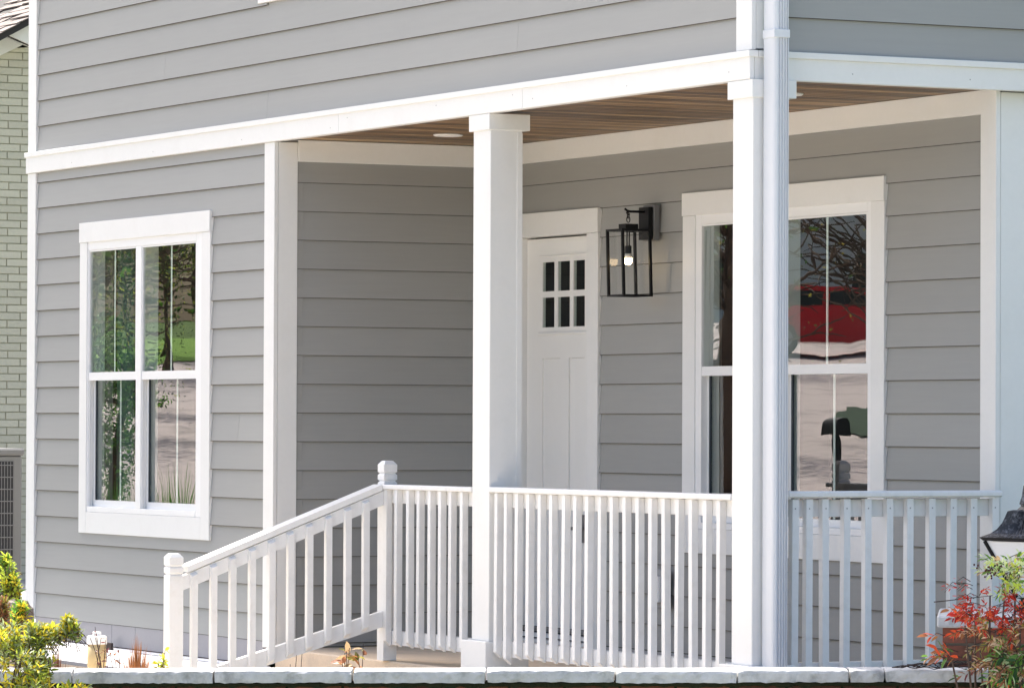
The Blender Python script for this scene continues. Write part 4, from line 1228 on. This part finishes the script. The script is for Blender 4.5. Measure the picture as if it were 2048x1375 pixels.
# ------------------------------------------------------------------ things across the street (they show in the window panes)
def mirror_at(px, py, t, plane):
    """where the view through this spot of the photograph arrives, t metres after it left a pane in this plane"""
    d = fwd+rgt*((px-1024)/FPX)-upv*((py-687.5)/FPX)
    k = (plane-CAM.y)/d.y
    h_ = CAM+d*k
    dn = d.normalized()
    return h_+Vector((dn.x, -dn.y, dn.z))*t
def ground_hit(px, py, plane):
    a, b_ = mirror_at(px, py, 0, plane), mirror_at(px, py, 1, plane)
    d = b_-a; t = 5.0
    while t < 160 and (a+d*t).z > gz(*(a+d*t).xy): t += 0.25
    return a+d*t
def tree(name, label, cat, base, h, crown_r, crown_z, n, ls, mats, trunk_r, limbs, seed, wr=0.6, bare=0.0):
    R2 = random.Random(seed)
    root = empty(name, base, label, cat)
    b0 = Vector(base)
    tr = G(); lim = []
    top = b0+Vector((R2.uniform(-.3, .3), R2.uniform(-.3, .3), h*0.72))
    tr.tube(curve(b0, top, 0.03, 6, R2), trunk_r, 9, r1=trunk_r*0.35)
    tr.obj('trunk', M['bark'], root, True, origin=base)
    g = G()
    ends = []
    for i in range(limbs):
        t = R2.uniform(0.3, 1.0); p = b0.lerp(top, t)
        a = R2.uniform(0, 2*pi)
        e = p+Vector((cos(a), sin(a), R2.uniform(0.1, 0.9)))*crown_r*R2.uniform(0.5, 1.0)
        pl = curve(p, e, 0.12, 5, R2); g.tube(pl, trunk_r*0.28, 5, r1=0.012)
        for _ in range(4):
            q = pl[R2.randint(2, 5)]; e2 = q+Vector((R2.uniform(-1, 1), R2.uniform(-1, 1), R2.uniform(-0.3, 0.8)))*crown_r*0.45
            g.tube(curve(q, e2, 0.15, 3, R2), 0.018, 4, r1=0.006); ends.append(e2)
        ends.append(e)
    g.obj('limb', M['bark'], root, True, origin=base)
    L_ = G(); c = b0+Vector((0, 0, crown_z))
    for i in range(n):
        if R2.random() < 0.65 and ends:
            p = R2.choice(ends)+Vector((R2.gauss(0, 1), R2.gauss(0, 1), R2.gauss(0, 1)))*crown_r*0.16
        else:
            v = Vector((R2.gauss(0, 1), R2.gauss(0, 1), R2.gauss(0, 1))).normalized()*crown_r*R2.uniform(0.5, 1.0)
            p = c+Vector((v.x, v.y, v.z*(h-crown_z)/crown_r))
        me = leafmesh(mats[0], wr)
        q = Quaternion((R2.gauss(0, 1), R2.gauss(0, 1), R2.gauss(0, 1), R2.gauss(0, 1))).normalized()
        L_.add([p+q @ (Vector(x.co)*ls*R2.uniform(0.6, 1.3)) for x in me.vertices], [tuple(f.vertices) for f in me.polygons], R2.randrange(len(mats)))
    if n: tag(L_.obj('crown', None, root, mats=[M[k] for k in mats], origin=base), kind='stuff')
    return root
def on_ground(p): return (p.x, p.y, gz(p.x, p.y)-0.02)
# dark holly seen in the left window
p = mirror_at(215, 800, 24, 0.03)
tree('holly_tree', 'dense dark green holly tree across the front lawn', 'tree', on_ground(p), 2.55, 0.42, 1.4, 5200, 0.045, ['l_dark', 'l_green', 'l_dark', 'l_bright'], 0.06, 12, 101)
p = mirror_at(345, 560, 60, 0.03)
tree('yard_tree', 'leafy street tree standing left on the lawn up the road', 'tree', on_ground(p), 6.6, 1.9, 4.6, 3600, 0.075, ['l_lime', 'l_bright', 'l_olive', 'l_green'], 0.09, 60, 102)
for i, (px, t, h_, cr, sd_) in enumerate(((195, 40, 4.6, 1.2, 121), (270, 47, 5.2, 1.2, 122), (325, 66, 6.4, 1.5, 123), (400, 70, 6.0, 1.3, 124))):
    p = mirror_at(px, 700, t, 0.03)
    tree('screen_tree', ('dark bushy evergreen nearest the house in the row across the lawn', 'second dark bushy evergreen of the row across the lawn', 'third evergreen of the row, standing up the road', 'last evergreen of the row, beside the small sunlit lawn')[i], 'tree', on_ground(p), h_, cr, h_*(0.45 if i < 2 else 0.62), 4200, 0.05, ['l_dark', 'l_green', 'l_dark', 'l_lime'], 0.06, 26, sd_)
p = mirror_at(1450, 700, 34, YB+0.03)
tree('bare_tree', 'brown trunked nearly bare tree by the road', 'tree', on_ground(p), 6.0, 1.5, 3.6, 500, 0.06, ['l_olive', 'l_bright', 'l_green'], 0.13, 50, 103)
q = mirror_at(1790, 560, 46, YB+0.03)
tree('bare_tree', 'bare limbed tree near the parked red car', 'tree', on_ground(q), 5.8, 2.2, 4.1, 420, 0.05, ['l_olive', 'l_dry', 'l_yellow'], 0.07, 70, 104)
for i, (px, t, h_, sd_) in enumerate(((60, 92, 9, 105), (420, 96, 9, 106), (1300, 120, 10, 107), (1560, 128, 10, 108), (1850, 132, 10, 109), (2050, 110, 9, 110))):
    p = mirror_at(px, 650, t, 0.03 if px < 600 else YB)
    tree('yard_tree', ('tall leafy tree in the distance, beyond the lawn', 'broad green tree in the distance up the road', 'dense green tree in the distance behind the bare tree', 'tall green tree in the distance behind the red car', 'wide green tree in the distance behind the grey house', 'round green tree in the distance right of the red car')[i], 'tree', on_ground(p), h_, h_*0.42, h_*0.34, 4200, 0.2, ['l_dark', 'l_green', 'l_olive', 'l_bright'], 0.25, 14, sd_)
# shade trees west of the road, their shadows fall across it
for i, (px, py, off, sd_) in enumerate(((1650, 960, 5.5, 111), (1760, 780, 7.0, 112), (330, 930, 5.0, 113), (390, 800, 7.5, 114))):
    p = ground_hit(px, py, YB+0.03 if px > 600 else 0.03)+Vector((-off, 0, 0))
    tree('street_tree', ('young street tree with an open crown on the verge nearest the house', 'taller street tree with an open crown beside the parked red car', 'slim street tree with an open crown beside the lawn', 'slim street tree with an open crown farther up the verge')[i], 'tree', on_ground(p), 8.2, 2.1, 6.6, 900, 0.16, ['l_green', 'l_olive', 'l_bright'], 0.10, 30, sd_)
# planted strips in the paving
def island(name, px, py, plane, ra, rb, mat, seed):
    R2 = random.Random(seed); c = ground_hit(px, py, plane); v = [(c.x, c.y, gz(c.x, c.y)+0.12)]; n = 40
    V_ = Vector((-U.y, U.x))
    for k in range(n):
        a = 2*pi*k/n; w_ = 1+R2.uniform(-0.12, 0.12)
        q = Vector((c.x, c.y))+U*ra*cos(a)*w_+V_*rb*sin(a)*w_
        v.append((q.x, q.y, gz(q.x, q.y)+0.075))
    f = [(0, 1+k, 1+(k+1) % n) for k in range(n)]
    return tag(obj(name, v, f, M[mat], None, origin=(c.x, c.y, c.z)), kind='structure')
island('lawn_strip', 1740, 850, YB+0.03, 4.0, 0.6, 'darkgrass', 1)
for i, (px, t, h_, sd_) in enumerate(((225, 9.0, 1.05, 61), (352, 8.0, 1.15, 62))):
    p = mirror_at(px, 990, t, 0.03)
    grass_tuft('ornamental_grass', ('bright green ornamental grass clump on the side lawn, the one farther from the wall', 'bright green ornamental grass clump on the side lawn, nearest the porch')[i], on_ground(p), h_, 900, 0.95, 'l_bright' if i else 'l_green', sd_, 0.005)
island('lawn_strip', 365, 705, 0.03, 7.0, 1.6, 'brightgrass', 3)
# red car
p = ground_hit(1690, 714, YB+0.03)
cpos = Vector(on_ground(p)); cpos.z = gz(p.x, p.y)+0.06
car = empty('red_car', cpos, 'shiny red hatchback car parked on the pale road', 'car')
dirv = Vector((0.524, -0.852, 0))      # towards its nose as seen in the pane
# in the pane left is towards the mirrored left of the view
side = Vector((0.852, 0.524, 0))
M['carred'] = plain('red car paint', (0.55, 0.012, 0.024), 0.22); M['tyre'] = plain('tyre rubber', (0.015, 0.015, 0.016), 0.8); M['rim'] = plain('alloy rim', (0.5, 0.5, 0.52), 0.3, 0.8)
M['carglass'] = plain('dark car glass', (0.02, 0.03, 0.035), 0.1); M['headlamp'] = plain('headlamp', (0.7, 0.7, 0.7), 0.15)
def CT(l, s, z): return cpos+dirv*l+side*s+Vector((0, 0, z))
body = [(-2.05, 0.32), (-2.1, 0.62), (-2.0, 0.98), (-1.85, 1.02), (1.0, 0.98), (1.75, 0.86), (2.08, 0.72), (2.12, 0.42), (2.0, 0.26), (-1.9, 0.24)]
g = G(); g.prism([(l, z) for l, z in body], 1, -0.86, 0.86, T=CT); g.obj('body', M['carred'], car)
cab = [(-1.9, 1.0), (-1.65, 1.36), (-1.2, 1.46), (0.0, 1.45), (0.35, 1.36), (1.05, 1.0)]
g = G(); g.prism(cab, 1, -0.74, 0.74, T=CT); g.obj('cabin', M['carred'], car)
for s0, s1 in ((-0.748, -0.742), (0.742, 0.748)):
    g = G(); g.prism([(-1.55, 1.04), (-1.42, 1.32), (-0.42, 1.37), (-0.42, 1.03)], 1, s0, s1, T=CT); g.obj('side_window', M['carglass'], car)
    g = G(); g.prism([(-0.34, 1.03), (-0.34, 1.37), (0.2, 1.31), (0.78, 1.02)], 1, s0, s1, T=CT); g.obj('side_window', M['carglass'], car)
g = G(); g.prism([(0.42, 1.345), (1.06, 1.015), (1.075, 1.02), (0.435, 1.352)], 1, -0.66, 0.66, T=CT); g.obj('windscreen', M['carglass'], car)
for l in (-1.3, 1.32):
    for s in (-0.80, 0.80):
        g = G(); n = 22
        v = [CT(l+0.33*cos(2*pi*k/n), s+d_, 0.33+0.33*sin(2*pi*k/n)) for d_ in (-0.1, 0.1) for k in range(n)]
        g.add(v, [tuple(range(n)), tuple(range(2*n-1, n-1, -1))]+[(k, (k+1) % n, (k+1) % n+n, k+n) for k in range(n)])
        wh = g.obj('wheel', M['tyre'], car)
        g = G(); v = [CT(l+0.2*cos(2*pi*k/n), s+d_, 0.33+0.2*sin(2*pi*k/n)) for d_ in (-0.11, 0.11) for k in range(n)]
        g.add(v, [tuple(range(n)), tuple(range(2*n-1, n-1, -1))]+[(k, (k+1) % n, (k+1) % n+n, k+n) for k in range(n)])
        g.obj('rim', M['rim'], wh)
for s in (-0.7, 0.55):
    g = G(); g.box(1.98, 2.10, s, s+0.18, 0.60, 0.72, T=CT); g.obj('headlight', M['headlamp'], car)
# mailbox
p = mirror_at(1672, 855, 24, YB+0.05)
mb = empty('mailbox', on_ground(p), 'black mailbox on a dark post by the kerb', 'mailbox')
bz = p.z
g = G(); g.box(p.x-0.03, p.x+0.03, p.y-0.03, p.y+0.03, gz(p.x, p.y), bz-0.06); g.obj('post', M['black'], mb)
g = G(); g.prism([(p.y+0.075*cos(a), bz+0.02+0.075*sin(a)) for a in [pi*k/8 for k in range(9)]]+[(p.y-0.075, bz-0.07), (p.y+0.075, bz-0.07)], 0, p.x-0.17, p.x+0.17); g.obj('box', M['black'], mb)
# house across the street
p = mirror_at(1600, 650, 118, YB)
M['farwall'] = paint('far house wall', (0.72, 0.72, 0.74), 0.6, var=0.03)
hb = empty('far_house', on_ground(p), 'grey gabled house far across the road behind the red car', 'house')
def HT(l, s, z): return Vector(on_ground(p))+dirv*l+side*s+Vector((0, 0, z))
g = G(); g.box(-9, 9, -12, 0, 0, 8, T=HT); g.obj('wall', M['farwall'], hb)
g = G(); g.prism([(-12.5, 7.9), (0.5, 7.9), (-6, 12.2)], 0, -9.6, 9.6, T=HT); g.obj('roof', M['shingle'], hb)
for l in (-6.5, -2.2, 2.2, 6.5):
    for z in (0.9, 3.9):
        g = G(); g.box(l-0.75, l+0.75, 0.0, 0.06, z, z+1.5, T=HT); fr_ = g.obj('window', M['white'], hb)
        g = G(); g.box(l-0.65, l+0.65, 0.062, 0.07, z+0.1, z+1.4, T=HT); g.obj('pane', M['carglass'], fr_)
